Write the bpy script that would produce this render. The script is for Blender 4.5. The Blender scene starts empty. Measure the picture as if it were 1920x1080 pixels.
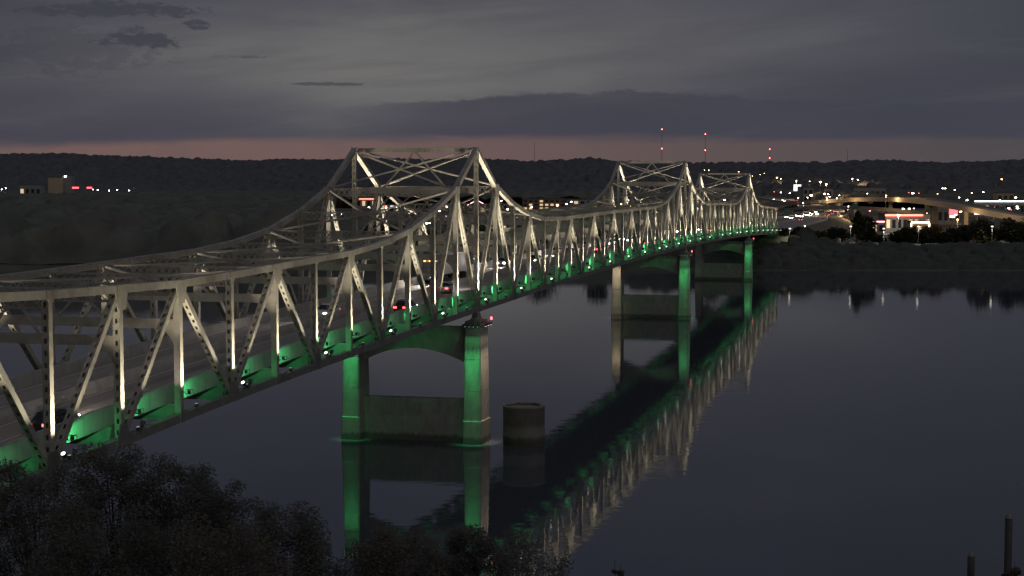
import bpy, math, random
import numpy as np
from mathutils import Vector, Matrix, Quaternion

rnd = random.Random(7)
S = bpy.context.scene
COL = S.collection

# ------------------------------------------------------------------ camera, world, sun, exposure
CAM_Z, FPX, HOR = 34.2, 3000.0, 336.0          # eye height (m), focal length and horizon row in 1920 px units
cam_d = bpy.data.cameras.new('camera')
cam = bpy.data.objects.new('camera', cam_d); COL.objects.link(cam)
cam.location = (0, 0, CAM_Z)
cam.rotation_euler = (math.radians(90) - math.atan((540 - HOR) / FPX), 0, 0)
cam_d.sensor_width = 36.0
cam_d.lens = 36.0 * FPX / 1920.0
cam_d.clip_start, cam_d.clip_end = 0.5, 30000
S.camera = cam

S.view_settings.view_transform = 'Standard'
S.view_settings.look = 'None'
S.view_settings.exposure = 0.0
S.view_settings.gamma = 1.0
S.cycles.max_bounces = 5
S.cycles.diffuse_bounces = 2
S.cycles.glossy_bounces = 3
S.cycles.sample_clamp_indirect = 3.0
S.cycles.sample_clamp_direct = 0.0
S.cycles.use_denoising = True
S.cycles.use_light_tree = True


class NT:
    """tiny node-graph helper"""
    def __init__(s, tree):
        s.t = tree; s.n = tree.nodes; s.l = tree.links
    def new(s, typ, **kw):
        n = s.n.new(typ)
        for k, v in kw.items():
            setattr(n, k, v)
        return n
    def put(s, sock, v):
        if v is None: return
        if isinstance(v, bpy.types.NodeSocket): s.l.new(v, sock)
        else: sock.default_value = v
    def m(s, op, a, b=None, c=None, clamp=False):
        n = s.new('ShaderNodeMath', operation=op, use_clamp=clamp)
        for i, v in enumerate((a, b, c)):
            s.put(n.inputs[i], v)
        return n.outputs[0]
    def mix(s, f, a, b):
        n = s.new('ShaderNodeMix', data_type='RGBA')
        s.put(n.inputs[0], f)
        s.put(n.inputs[6], a if isinstance(a, bpy.types.NodeSocket) else (*a, 1))
        s.put(n.inputs[7], b if isinstance(b, bpy.types.NodeSocket) else (*b, 1))
        return n.outputs[2]
    def smooth(s, x, a, b):
        n = s.new('ShaderNodeMapRange', interpolation_type='SMOOTHSTEP')
        s.put(n.inputs[0], x); n.inputs[1].default_value = a; n.inputs[2].default_value = b
        return n.outputs[0]
    def xyz(s, x, y, z):
        n = s.new('ShaderNodeCombineXYZ')
        for i, v in enumerate((x, y, z)): s.put(n.inputs[i], v)
        return n.outputs[0]
    def noise(s, vec, scale, detail=4, rough=0.55, dist=0.0):
        n = s.new('ShaderNodeTexNoise')
        s.put(n.inputs['Vector'], vec)
        n.inputs['Scale'].default_value = scale; n.inputs['Detail'].default_value = detail
        n.inputs['Roughness'].default_value = rough; n.inputs['Distortion'].default_value = dist
        return n.outputs['Fac']


def build_world():
    w = bpy.data.worlds.new('World'); S.world = w; w.use_nodes = True
    g = NT(w.node_tree); g.n.clear()
    out = g.new('ShaderNodeOutputWorld'); bg = g.new('ShaderNodeBackground')
    tc = g.new('ShaderNodeTexCoord'); sp = g.new('ShaderNodeSeparateXYZ')
    g.l.new(tc.outputs['Generated'], sp.inputs[0])
    X, Y, Z = sp.outputs
    az = g.m('ARCTAN2', X, Y)                      # 0 = river axis north of the eye
    el = g.m('ARCSINE', Z)
    U = g.m('ADD', g.m('MULTIPLY', az, 3000 * 1.02), 960.0)
    V = g.m('MULTIPLY', g.m('ABSOLUTE', el), 3000.0)
    # cloud-sheet texture, stretched along the horizon
    wv = g.xyz(g.m('MULTIPLY', U, 0.0011), g.m('MULTIPLY', V, 0.0052), 0.0)
    n1 = g.noise(wv, 1.0, 4, 0.5, 0.3)
    wv2 = g.xyz(g.m('MULTIPLY', U, 0.011), g.m('MULTIPLY', V, 0.03), 3.7)
    n2 = g.noise(wv2, 1.0, 6, 0.62, 0.2)
    wv3 = g.xyz(g.m('MULTIPLY', U, 0.0032), g.m('MULTIPLY', V, 0.018), 9.1)
    n3 = g.noise(wv3, 1.0, 5, 0.55, 0.5)
    d1 = g.m('SUBTRACT', n1, 0.5); d2 = g.m('SUBTRACT', n2, 0.5); d3 = g.m('SUBTRACT', n3, 0.5)
    n4 = g.noise(g.xyz(g.m('MULTIPLY', U, 0.034), g.m('MULTIPLY', V, 0.085), 6.3), 1.0, 7, 0.65, 0.6)
    d4 = g.m('SUBTRACT', n4, 0.5)
    # pale opening in the cloud
    Vt = g.m('SUBTRACT', V, g.m('MULTIPLY', g.m('SUBTRACT', U, 700.0), 0.075))
    bx = g.m('DIVIDE', g.m('SUBTRACT', U, 720.0), 560.0)
    by = g.m('DIVIDE', g.m('SUBTRACT', g.m('ADD', Vt, g.m('MULTIPLY', d3, 150.0)), 212.0), 120.0)
    r2 = g.m('ADD', g.m('MULTIPLY', bx, bx), g.m('MULTIPLY', by, by))
    blob = g.m('POWER', 2.718, g.m('MULTIPLY', r2, -1.0))
    blob = g.m('MULTIPLY', blob, g.m('ADD', 0.8, g.m('MULTIPLY', d1, 0.9)), clamp=True)
    bx2 = g.m('DIVIDE', g.m('SUBTRACT', U, 1500.0), 700.0)
    by2 = g.m('DIVIDE', g.m('SUBTRACT', Vt, 190.0), 75.0)
    blob2 = g.m('POWER', 2.718, g.m('MULTIPLY', g.m('ADD', g.m('MULTIPLY', bx2, bx2), g.m('MULTIPLY', by2, by2)), -1.0))
    base_hi = g.mix(g.smooth(V, 200, 1400), (0.058, 0.060, 0.082), (0.056, 0.067, 0.118))
    base = g.mix(g.m('MULTIPLY', d1, 1.3, clamp=True), base_hi, (0.080, 0.079, 0.092))
    base = g.mix(g.m('MULTIPLY', blob2, 0.40), base, (0.106, 0.110, 0.120))
    base = g.mix(g.m('MULTIPLY', g.m('MAXIMUM', g.smooth(U, 330, -100), g.smooth(U, 1350, 2000)), 0.85), base, (0.050, 0.054, 0.072))
    base = g.mix(blob, base, (0.180, 0.176, 0.168))
    # far cloud bank, billowed upper rim, lying over the bright strip
    Ve = g.m('ADD', V, g.m('ADD', g.m('MULTIPLY', d2, 30.0), g.m('MULTIPLY', d3, 26.0)))
    Ve = g.m('ADD', Ve, g.m('MULTIPLY', n4, 14.0))
    rim = g.m('SUBTRACT', 172.0, g.m('MULTIPLY', g.m('ABSOLUTE', g.m('SUBTRACT', U, 1170.0)), 0.055))
    bank = g.smooth(g.m('SUBTRACT', rim, Ve), -4, 5)
    bank = g.m('MULTIPLY', bank, g.smooth(U, 480, 900))
    soft = g.smooth(g.m('SUBTRACT', g.m('ADD', 175.0, g.m('MULTIPLY', d1, 120.0)), V), -50, 60)
    soft = g.m('MULTIPLY', soft, g.m('MAXIMUM', g.smooth(U, 800, 250), g.smooth(U, 1250, 1700)))
    m_ = g.m('MAXIMUM', g.m('MULTIPLY', bank, 0.88), g.m('MULTIPLY', soft, 0.85))
    dark = g.mix(g.smooth(U, 100, 1700), (0.060, 0.058, 0.080), (0.049, 0.053, 0.074))
    dark = g.mix(g.m('MULTIPLY', g.m('ADD', d3, 0.2), 0.6, clamp=True), dark, (0.080, 0.074, 0.084))
    col = g.mix(m_, base, dark)
    strk = g.noise(g.xyz(g.m('MULTIPLY', U, 0.0021), g.m('MULTIPLY', g.m('SUBTRACT', V, g.m('MULTIPLY', U, 0.09)), 0.021), 5.0), 1.0, 6, 0.6, 0.4)
    col = g.mix(g.m('MULTIPLY', g.smooth(strk, 0.42, 0.72), 0.30), col, (0.050, 0.050, 0.066))
    col = g.mix(g.m('MULTIPLY', g.smooth(strk, 0.46, 0.25), 0.16), col, (0.150, 0.146, 0.142))
    # little dark scuds
    def scud(cx, cy, rx, ry, amt, thr=0.0):
        a = g.m('DIVIDE', g.m('SUBTRACT', U, cx), rx)
        b = g.m('DIVIDE', g.m('SUBTRACT', g.m('ADD', V, g.m('MULTIPLY', d3, ry * 1.5)), HOR - cy), ry)
        r = g.m('ADD', g.m('MULTIPLY', a, a), g.m('MULTIPLY', b, b))
        f = g.m('ADD', g.m('SUBTRACT', 1.0 - thr, r), g.m('ADD', g.m('MULTIPLY', d2, 3.0), g.m('MULTIPLY', d4, 4.2)))
        return g.m('MULTIPLY', g.smooth(f, 0.0, 0.75), amt)
    sc = scud(215, 32, 165, 15, 0.8)
    for q in ((262, 88, 84, 15, 0.85), (372, 58, 30, 12, 0.8), (250, 68, 30, 12, 0.6), (610, 160, 90, 3.6, 0.65), (455, 113, 60, 4.0, 0.4), (130, 105, 190, 45, 0.35)):
        sc = g.m('MAXIMUM', sc, scud(*q))
    col = g.mix(sc, col, (0.045, 0.048, 0.064))
    # afterglow strip under the bank
    gl = g.smooth(g.m('ADD', V, g.m('ADD', g.m('MULTIPLY', d3, 34.0), g.m('MULTIPLY', g.smooth(U, 700, 0), 10.0))), 84, 64)
    gw = g.smooth(U, 2300, 300)
    glow = g.mix(gw, (0.064, 0.063, 0.072), (0.165, 0.104, 0.098))
    st = g.smooth(n2, 0.44, 0.62)
    glow = g.mix(g.m('MULTIPLY', st, 0.25), glow, (0.10, 0.085, 0.095))
    col = g.mix(gl, col, glow)
    # a breath of the clear twilight sky above the cloud
    sky = g.new('ShaderNodeTexSky', sky_type='NISHITA', sun_disc=False)
    sky.sun_elevation = math.radians(1.0); sky.sun_rotation = math.radians(150)
    add = g.new('ShaderNodeMix', data_type='RGBA', blend_type='ADD'); add.inputs[0].default_value = 0.002
    g.l.new(col, add.inputs[6]); g.l.new(sky.outputs[0], add.inputs[7])
    g.l.new(add.outputs[2], bg.inputs[0]); bg.inputs[1].default_value = 1.0
    g.l.new(bg.outputs[0], out.inputs[0])

build_world()
fill_sun_d = bpy.data.lights.new('sun', 'SUN'); fill_sun_d.energy = 0.30; fill_sun_d.angle = math.radians(100); fill_sun_d.color = (1, 0.96, 0.95)
sun = bpy.data.objects.new('sun', fill_sun_d); COL.objects.link(sun)
sun.rotation_euler = Vector((-0.35, 0.62, -0.70)).to_track_quat('-Z', 'Y').to_euler()   # soft fill added behind the camera to lift surfaces facing it

# ------------------------------------------------------------------ helpers
def at(px, py, d):
    """world point seen at photo pixel (px,py), d metres along the view axis on the ground plan"""
    return Vector(((px - 960) / FPX * d, d, CAM_Z - (py - HOR) / FPX * d))

class MB:
    def __init__(s): s.v = []; s.f = []
    def add(s, vs, fs):
        o = len(s.v); s.v += [tuple(p) for p in vs]; s.f += [tuple(i + o for i in f) for f in fs]
        return s
    def frame_box(s, c, ax, ay, az):
        """box centred at c with half-axis vectors"""
        vs = [c + ax * i + ay * j + az * k for i in (-1, 1) for j in (-1, 1) for k in (-1, 1)]
        return s.add(vs, [(0, 1, 3, 2), (4, 6, 7, 5), (0, 4, 5, 1), (2, 3, 7, 6), (0, 2, 6, 4), (1, 5, 7, 3)])
    def box(s, x0, x1, y0, y1, z0, z1):
        return s.frame_box(Vector(((x0 + x1) / 2, (y0 + y1) / 2, (z0 + z1) / 2)), Vector(((x1 - x0) / 2, 0, 0)),
                           Vector((0, (y1 - y0) / 2, 0)), Vector((0, 0, (z1 - z0) / 2)))
    def bar(s, p0, p1, wn, wt, n=Vector((0, 1, 0))):
        """bar from p0 to p1, width wn along n, wt across"""
        p0, p1 = Vector(p0), Vector(p1)
        e = (p1 - p0); L = e.length; e.normalize()
        t = e.cross(n).normalized(); nn = t.cross(e).normalized()
        return s.frame_box((p0 + p1) / 2, e * L / 2, nn * wn / 2, t * wt / 2)
    def tube(s, pts, rs, seg=8, cap=True):
        pts = [Vector(p) for p in pts]; o = len(s.v); n = len(pts)
        for i, p in enumerate(pts):
            d = (pts[min(i + 1, n - 1)] - pts[max(i - 1, 0)]).normalized()
            a = d.orthogonal().normalized() if abs(d.z) < 0.95 else Vector((1, 0, 0)).cross(d).normalized()
            b = d.cross(a)
            for k in range(seg):
                q = 2 * math.pi * k / seg
                s.v.append(tuple(p + (a * math.cos(q) + b * math.sin(q)) * rs[i]))
        for i in range(n - 1):
            for k in range(seg):
                k2 = (k + 1) % seg
                s.f.append((o + i * seg + k, o + i * seg + k2, o + (i + 1) * seg + k2, o + (i + 1) * seg + k))
        if cap:
            s.f.append(tuple(o + k for k in range(seg))[::-1]); s.f.append(tuple(o + (n - 1) * seg + k for k in range(seg)))
        return s
    def prism(s, poly, y0, y1, axis='y'):
        """poly of (a,b) extruded; axis y: (a,y,b); axis z: (a,b,z)"""
        o = len(s.v); n = len(poly)
        for h in (y0, y1):
            for a, b in poly:
                s.v.append((a, h, b) if axis == 'y' else ((a, b, h) if axis == 'z' else (h, a, b)))
        for i in range(n):
            j = (i + 1) % n
            s.f.append((o + i, o + j, o + n + j, o + n + i))
        s.f.append(tuple(range(o, o + n))[::-1]); s.f.append(tuple(range(o + n, o + 2 * n)))
        return s
    def mesh(s, name, mat, smooth=False):
        me = bpy.data.meshes.new(name); me.from_pydata(s.v, [], s.f); me.update()
        if mat: me.materials.append(mat)
        if smooth: me.polygons.foreach_set('use_smooth', [True] * len(me.polygons))
        return me

def link(name, me, parent=None, loc=None, quat=None):
    o = bpy.data.objects.new(name, me); COL.objects.link(o)
    if parent: o.parent = parent
    if loc is not None: o.location = loc
    if quat is not None: o.rotation_mode = 'QUATERNION'; o.rotation_quaternion = quat
    return o
def part(name, mb, mat, parent=None, smooth=False):
    return link(name, mb.mesh(name, mat, smooth), parent)
def tag(o, label, cat, group=None, kind=None):
    if label: o['label'] = label
    if cat: o['category'] = cat
    if group: o['group'] = group
    if kind: o['kind'] = kind
    return o
def empty(name, loc=(0, 0, 0), rz=0.0):
    o = bpy.data.objects.new(name, None); COL.objects.link(o); o.location = loc; o.rotation_euler = (0, 0, rz)
    o.empty_display_size = 0.5
    return o
def copy_tree(o, parent=None):
    c = o.copy(); COL.objects.link(c); c.parent = parent
    for ch in o.children: copy_tree(ch, c)
    return c
ORD = ['first', 'second', 'third', 'fourth', 'fifth', 'sixth', 'seventh', 'eighth', 'ninth', 'tenth', 'eleventh', 'twelfth', 'thirteenth',
       'fourteenth', 'fifteenth', 'sixteenth', 'seventeenth', 'eighteenth', 'nineteenth', 'twentieth', 'twenty-first', 'twenty-second',
       'twenty-third', 'twenty-fourth', 'twenty-fifth', 'twenty-sixth', 'twenty-seventh', 'twenty-eighth', 'twenty-ninth', 'thirtieth']

# ------------------------------------------------------------------ materials
def mat_new(name):
    m = bpy.data.materials.new(name); m.use_nodes = True
    g = NT(m.node_tree); b = g.n['Principled BSDF']
    return m, g, b
def surf(name, c1, c2, scale=1.0, rough=0.7, bump=0.0, stretch=(1, 1, 1), c3=None, metal=0.0, detail=5, bscale=None):
    m, g, b = mat_new(name)
    tc = g.new('ShaderNodeTexCoord'); mp = g.new('ShaderNodeMapping'); mp.inputs['Scale'].default_value = stretch
    g.l.new(tc.outputs['Object'], mp.inputs[0])
    n = g.noise(mp.outputs[0], scale, detail, 0.6)
    f = g.smooth(n, 0.36, 0.66)
    col = g.mix(f, c1, c2)
    if c3:
        n2 = g.noise(mp.outputs[0], scale * 0.23, 4, 0.6)
        col = g.mix(g.smooth(n2, 0.52, 0.68), col, c3)
    g.l.new(col, b.inputs['Base Color'])
    b.inputs['Roughness'].default_value = rough; b.inputs['Metallic'].default_value = metal
    if bump:
        bp = g.new('ShaderNodeBump'); bp.inputs['Strength'].default_value = bump; bp.inputs['Distance'].default_value = 0.05
        nb = g.noise(mp.outputs[0], bscale or scale * 6, 4, 0.6)
        g.l.new(nb, bp.inputs['Height']); g.l.new(bp.outputs[0], b.inputs['Normal'])
    return m
def glow(name, c, s, sample=False):
    m, g, b = mat_new(name)
    tc = g.new('ShaderNodeTexCoord')
    n = g.noise(tc.outputs['Object'], 9.0, 2)
    g.l.new(g.mix(n, tuple(x * 0.9 for x in c), c), b.inputs['Emission Color'])
    b.inputs['Base Color'].default_value = (*[min(1, x) for x in c], 1)
    b.inputs['Emission Strength'].default_value = s
    if not sample: m.cycles.emission_sampling = 'NONE'
    return m

def concrete(name, c1, c2, c3, tide=False):
    """board-marked concrete with rain streaks and damp patches"""
    m, g, b = mat_new(name)
    tc = g.new('ShaderNodeTexCoord')
    mp = g.new('ShaderNodeMapping'); mp.inputs['Scale'].default_value = (1.0, 1.0, 0.12); g.l.new(tc.outputs['Object'], mp.inputs[0])
    streak = g.noise(mp.outputs[0], 1.7, 5, 0.65)
    spot = g.noise(tc.outputs['Object'], 0.5, 6, 0.65)
    col = g.mix(g.smooth(spot, 0.35, 0.65), c1, c2)
    col = g.mix(g.m('MULTIPLY', g.smooth(streak, 0.5, 0.75), 0.7), col, c3)
    sp = g.new('ShaderNodeSeparateXYZ'); g.l.new(tc.outputs['Object'], sp.inputs[0])
    if tide:                                    # algae and flood-mud band above the waterline
        zz = g.m('ADD', sp.outputs[2], g.m('MULTIPLY', g.m('SUBTRACT', streak, 0.5), 1.6))
        col = g.mix(g.m('MULTIPLY', g.smooth(zz, 1.15, 0.55), 0.75), col, (0.055, 0.052, 0.038))
        col = g.mix(g.m('MULTIPLY', g.m('MULTIPLY', g.smooth(zz, 2.9, 2.1), g.smooth(zz, 0.9, 1.4)), 0.45), col, (0.30, 0.27, 0.22))
        drip = g.noise(mp.outputs[0], 5.0, 3, 0.6)
        col = g.mix(g.m('MULTIPLY', g.smooth(drip, 0.56, 0.72), 0.45), col, (0.13, 0.105, 0.08))
    g.l.new(col, b.inputs['Base Color']); b.inputs['Roughness'].default_value = 0.85
    bp = g.new('ShaderNodeBump'); bp.inputs['Strength'].default_value = 0.35; bp.inputs['Distance'].default_value = 0.04
    g.l.new(g.noise(tc.outputs['Object'], 6.0, 4, 0.6), bp.inputs['Height']); g.l.new(bp.outputs[0], b.inputs['Normal'])
    return m

M = {}
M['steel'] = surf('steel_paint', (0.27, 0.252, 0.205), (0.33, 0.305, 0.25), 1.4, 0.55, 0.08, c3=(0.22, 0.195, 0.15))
def steel_mat(m):
    g = NT(m.node_tree); b = g.n['Principled BSDF']; src = b.inputs['Base Color'].links[0].from_socket
    tc = g.new('ShaderNodeTexCoord'); mp = g.new('ShaderNodeMapping'); mp.inputs['Scale'].default_value = (2.2, 2.2, 0.35); g.l.new(tc.outputs['Object'], mp.inputs[0])
    n = g.noise(mp.outputs[0], 1.0, 6, 0.7, 0.3)
    c = g.mix(g.m('MULTIPLY', g.smooth(n, 0.55, 0.74), 0.65), src, (0.12, 0.085, 0.055))
    n2 = g.noise(tc.outputs['Object'], 0.35, 3, 0.5)
    c = g.mix(g.m('MULTIPLY', g.smooth(n2, 0.5, 0.7), 0.35), c, (0.38, 0.36, 0.31))
    g.l.new(c, b.inputs['Base Color'])
steel_mat(M['steel'])
M['steel_dark'] = surf('dark_steel', (0.17, 0.165, 0.15), (0.22, 0.21, 0.185), 1.2, 0.6, 0.1, c3=(0.13, 0.11, 0.09))  # darker tone for bottom chords, floor framing and bearings
M['pier'] = concrete('pier_concrete', (0.30, 0.28, 0.24), (0.38, 0.35, 0.295), (0.20, 0.18, 0.15), True)
M['cell'] = concrete('cell_concrete', (0.095, 0.082, 0.068), (0.125, 0.108, 0.088), (0.06, 0.053, 0.045), True)
M['cell_top'] = concrete('cell_rim_concrete', (0.22, 0.2, 0.17), (0.28, 0.26, 0.22), (0.15, 0.14, 0.12))
M['parapet'] = concrete('parapet_concrete', (0.32, 0.31, 0.28), (0.42, 0.40, 0.36), (0.22, 0.21, 0.19))
M['deck'] = surf('deck_pavement', (0.27, 0.245, 0.215), (0.34, 0.31, 0.275), 0.9, 0.85, 0.15, stretch=(0.06, 1.0, 1.0), c3=(0.18, 0.165, 0.15))
M['asphalt'] = surf('asphalt', (0.09, 0.088, 0.085), (0.12, 0.115, 0.11), 0.8, 0.9, 0.2)
M['line'] = surf('road_paint', (0.6, 0.6, 0.56), (0.75, 0.74, 0.7), 3.0, 0.7)
M['housing'] = surf('lamp_housing', (0.04, 0.04, 0.042), (0.06, 0.06, 0.062), 8.0, 0.5)
M['w_lens'] = glow('white_lens', (1.0, 0.9, 0.84), 3.0)
M['d_lens'] = glow('dim_lens', (1.0, 0.85, 0.7), 0.5)
M['g_lens'] = glow('green_lens', (0.25, 1.0, 0.5), 2.2)
M['r_lamp'] = glow('red_lamp', (1.0, 0.12, 0.14), 5.0)

# ------------------------------------------------------------------ bridge geometry
THETA = math.radians(14.2)
P = 9.6                     # panel length
W = 16.6                    # truss spacing
K0, K1 = -15, 48
PIERS = (0, 20, 36)
ORIGIN = Vector((-4.62, 207.0, 0))
BROT = math.pi / 2 - THETA
def zc(k): return 18.0 - 0.0046 * (k - 12) ** 2 - (0.025 * (k + 6) ** 2 if k < -6 else 0.0)             # bottom chord centre line
def ht(k):
    d = min(abs(k - p) for p in PIERS)
    tab = [20.7, 15.8, 13.2, 11.4, 10.5, 10.1]
    if k < -7: return {-8: 10.2, -9: 10.4, -10: 11.0, -11: 11.7, -12: 12.6, -13: 13.8, -14: 15.2, -15: 16.8}[k]
    return tab[d] if d < 5 else 10.1
def Lp(k, y): return Vector((k * P, y, zc(k)))
def Up(k, y): return Vector((k * P, y, zc(k) + ht(k)))
def odd_up(j): return (-15 <= j < -10) or (5 <= j < 15) or (25 <= j < 31)
def diag_up(j): return (j % 2 == 1) if odd_up(j) else (j % 2 == 0)    # bottom end at j
BM = Matrix.Translation(ORIGIN) @ Matrix.Rotation(BROT, 4, 'Z')

bridge = empty('truss_bridge', ORIGIN, BROT)
tag(bridge, 'long floodlit steel truss road bridge with three peaked towers over the river', 'bridge')
NEAR, FAR = 0.0, W

def member(p0, p1, wn, wt, holes, trim0=0.0, trim1=0.0, pitch=0.78):
    """box member: two web plates in the truss plane, cover plates slotted when holes"""
    p0, p1 = Vector(p0), Vector(p1)
    e = (p1 - p0).normalized(); p0 = p0 + e * trim0; p1 = p1 - e * trim1
    L = (p1 - p0).length; n = Vector((0, 1, 0)); t = e.cross(n).normalized()
    mb = MB(); c = (p0 + p1) / 2; th = 0.03
    if not holes:
        return mb.frame_box(c, e * L / 2, n * wn / 2, t * wt / 2)
    for s in (-1, 1):
        mb.frame_box(c + n * s * (wn / 2 - th / 2), e * L / 2, n * th / 2, t * wt / 2)          # web plate
    sw, sl = 0.19, 0.34
    rail = (wn - 2 * th - sw) / 2
    N = max(2, int(L / pitch)); pit = L / N
    for s in (-1, 1):
        cf = c + t * s * (wt / 2 - th)
        for q in (-1, 1):
            mb.frame_box(cf + n * q * (sw / 2 + rail / 2), e * L / 2, n * rail / 2, t * th / 2)
        for i in range(N + 1):
            a = max(0.0, i * pit - (pit - sl) / 2); b = min(L, i * pit + (pit - sl) / 2)
            o = len(mb.v); cc = cf + e * ((a + b) / 2 - L / 2); hl = (b - a) / 2
            vs = [cc + e * i_ * hl + n * j_ * sw / 2 + t * s * th / 2 * k_ for i_ in (-1, 1) for j_ in (-1, 1) for k_ in (-1, 1)]
            mb.add(vs, [(1, 5, 7, 3), (0, 2, 6, 4), (0, 1, 3, 2), (4, 6, 7, 5)])
    return mb

def gusset(c, y, w, h, shape):
    mb = MB()
    if shape == 'top': poly = [(-w, 0.30), (w, 0.30), (w, -0.25), (w * 0.55, -h), (-w * 0.55, -h), (-w, -0.25)]
    else: poly = [(-w, -0.34), (w, -0.34), (w, 0.25), (w * 0.5, h), (-w * 0.5, h), (-w, 0.25)]
    for s in (-1, 1):
        yy = y + s * 0.318
        mb.prism([(c.x + a, c.z + b) for a, b in poly], yy - 0.014, yy + 0.014)
    return mb

for y in (NEAR, FAR):
    for k in range(K0, K1 + 1):
        hol = k <= 14
        isU = (k - 1 >= K0 and diag_up(k - 1)) or (k < K1 and not diag_up(k))      # a diagonal reaches the top joint
        isL = (k - 1 >= K0 and not diag_up(k - 1)) or (k < K1 and diag_up(k))
        part('vertical_post', member(Lp(k, y), Up(k, y), 0.54, 0.50, hol and isL and not (isU and not isL), 0.3, 0.26), M['steel'], bridge)
        part('gusset_plate', gusset(Up(k, y), y, 0.95 if isU else 0.5, 1.5 if isU else 0.5, 'top'), M['steel'], bridge)
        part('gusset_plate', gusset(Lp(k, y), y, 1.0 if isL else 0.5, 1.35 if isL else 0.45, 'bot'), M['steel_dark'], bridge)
        if k < K1:
            part('top_chord', member(Up(k, y), Up(k + 1, y), 0.60, 0.58, False), M['steel'], bridge)
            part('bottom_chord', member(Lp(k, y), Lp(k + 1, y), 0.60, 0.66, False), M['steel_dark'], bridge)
            a, b = (Lp(k, y), Up(k + 1, y)) if diag_up(k) else (Up(k, y), Lp(k + 1, y))
            part('diagonal_member', member(a, b, 0.50, 0.46, hol, 0.45, 0.45), M['steel'], bridge)

def laced_strut(k, z, depth, fine):
    """transverse strut with crossed lacing between angle chords and a plate in the middle"""
    mb = MB(); x = k * P; y0, y1 = NEAR + 0.32, FAR - 0.32
    for s in (-1, 1):
        for zz in (z, z - depth):
            mb.box(x + s * 0.17 - 0.05, x + s * 0.17 + 0.05, y0, y1, zz - 0.06, zz + 0.06)
    ym = (y0 + y1) / 2
    mb.box(x - 0.235, x + 0.235, ym - 0.7, ym + 0.7, z - depth - 0.07, z + 0.07)
    n = 10 if fine else 5
    for (a, b) in ((y0, ym - 0.7), (ym + 0.7, y1)):
        st = (b - a) / n
        for i in range(n):
            for s in (-1, 1):
                xx = x + s * 0.2
                mb.bar((xx - 0.012, a + i * st, z), (xx - 0.012, a + (i + 1) * st, z - depth), 0.02, 0.085, Vector((1, 0, 0)))
                mb.bar((xx + 0.012, a + i * st, z - depth), (xx + 0.012, a + (i + 1) * st, z), 0.02, 0.085, Vector((1, 0, 0)))
    return mb

def plate_strut(k, z, depth, wt=0.42, holes=True, knee=True):
    """lower sway strut with hand holes and rounded knees down to the posts"""
    x = k * P
    mb = MB().box(x - wt / 2, x + wt / 2, NEAR + 0.28, FAR - 0.28, z - depth / 2, z + depth / 2)
    if knee:
        R_ = 1.7
        for ya, sg in ((NEAR + 0.27, 1), (FAR - 0.27, -1)):
            arc = [(ya, z - depth / 2 + 0.01), (ya + sg * R_, z - depth / 2 + 0.01)]
            for i in range(7):
                q = math.radians(90 * i / 6)
                arc.append((ya + sg * (R_ - R_ * math.sin(q)), z - depth / 2 - R_ * (1 - math.cos(q))))
            if sg < 0: arc = arc[::-1]
            mb.prism(arc, x - 0.16, x + 0.16, axis='x')
    return mb

for k in range(K0, K1 + 1):
    d = min(abs(k - p) for p in PIERS)
    isU = (k - 1 >= K0 and diag_up(k - 1)) or (k < K1 and not diag_up(k))
    zt = zc(k) + ht(k)
    fine = k <= 8
    ym = (NEAR + FAR) / 2
    if d == 0:
        part('portal_strut', plate_strut(k, zt - 0.05, 0.52, 0.5, knee=False), M['steel'], bridge)
        zm = zc(k) + 15.4
        part('portal_strut', plate_strut(k, zm, 0.8, 0.46, knee=False), M['steel'], bridge)
        for s in (-1, 1):
            part('sway_brace', MB().bar((k * P, ym + s * 0.1, zt - 0.3), (k * P, ym + s * 4.2, zm + 0.4), 0.2, 0.24, Vector((1, 0, 0))), M['steel'], bridge)
    else:
        part('laced_strut', laced_strut(k, zt - 0.05, 0.85, fine), M['steel'], bridge)
    if isU or d == 0:
        zl = zc(k) + (7.3 if d else 9.2)
        part('sway_strut', plate_strut(k, zl, 0.75), M['steel'], bridge)
        ztop = (zt - 0.95) if d else (zc(k) + 15.0)
        if ztop - zl > 0.9:
            for s in (-1, 1):
                part('sway_brace', MB().bar((k * P, ym + s * 0.25, ztop), (k * P, ym + s * (2.0 if ztop - zl < 3 else 6.5), zl + 0.37), 0.16, 0.2, Vector((1, 0, 0))), M['steel'], bridge)
    part('floor_beam', MB().box(k * P - 0.2, k * P + 0.2, NEAR + 0.3, FAR - 0.3, zc(k) - 0.25, zc(k) + 1.0), M['steel_dark'], bridge)
    for y, sg in ((NEAR, 1), (FAR, -1)):
        part('deck_bracket', MB().prism([(y + sg * 0.36, zc(k) + 0.3), (y + sg * 1.2, zc(k) + 1.05), (y + sg * 0.36, zc(k) + 1.05)][::sg], k * P - 0.14, k * P + 0.14, axis='x'), M['steel'], bridge)
# lateral bracing in the plane of the top chords
def lat(pa, pb):
    part('lateral_brace', MB().bar(pa, pb, 0.2, 0.24, Vector((0, 0, 1))), M['steel'], bridge)
k = K0
while k < K1:
    d = min(abs(k - p) for p in PIERS); d2 = min(abs(k + 1 - p) for p in PIERS)
    if d == 0 or d2 == 0 or k == K1 - 1 or k in (-10, 5, 14, 25, 30):
        a, b = Up(k, NEAR), Up(k + 1, FAR); c, e_ = Up(k, FAR), Up(k + 1, NEAR); step = 1
        off = Vector((0, 0, -0.2)); lat(a + off, b + off); lat(c + off + Vector((0, 0, 0.25)), e_ + off + Vector((0, 0, 0.25))); step = 1
    else:
        mid = (Up(k + 1, NEAR) + Up(k + 1, FAR)) / 2 + Vector((0, 0, -0.3))
        for q in (Up(k, NEAR), Up(k, FAR), Up(k + 2, NEAR), Up(k + 2, FAR)):
            lat(q + Vector((0, 0, -0.15)), mid + (q - mid).normalized() * 0.5)
        step = 2
    k += step

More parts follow.
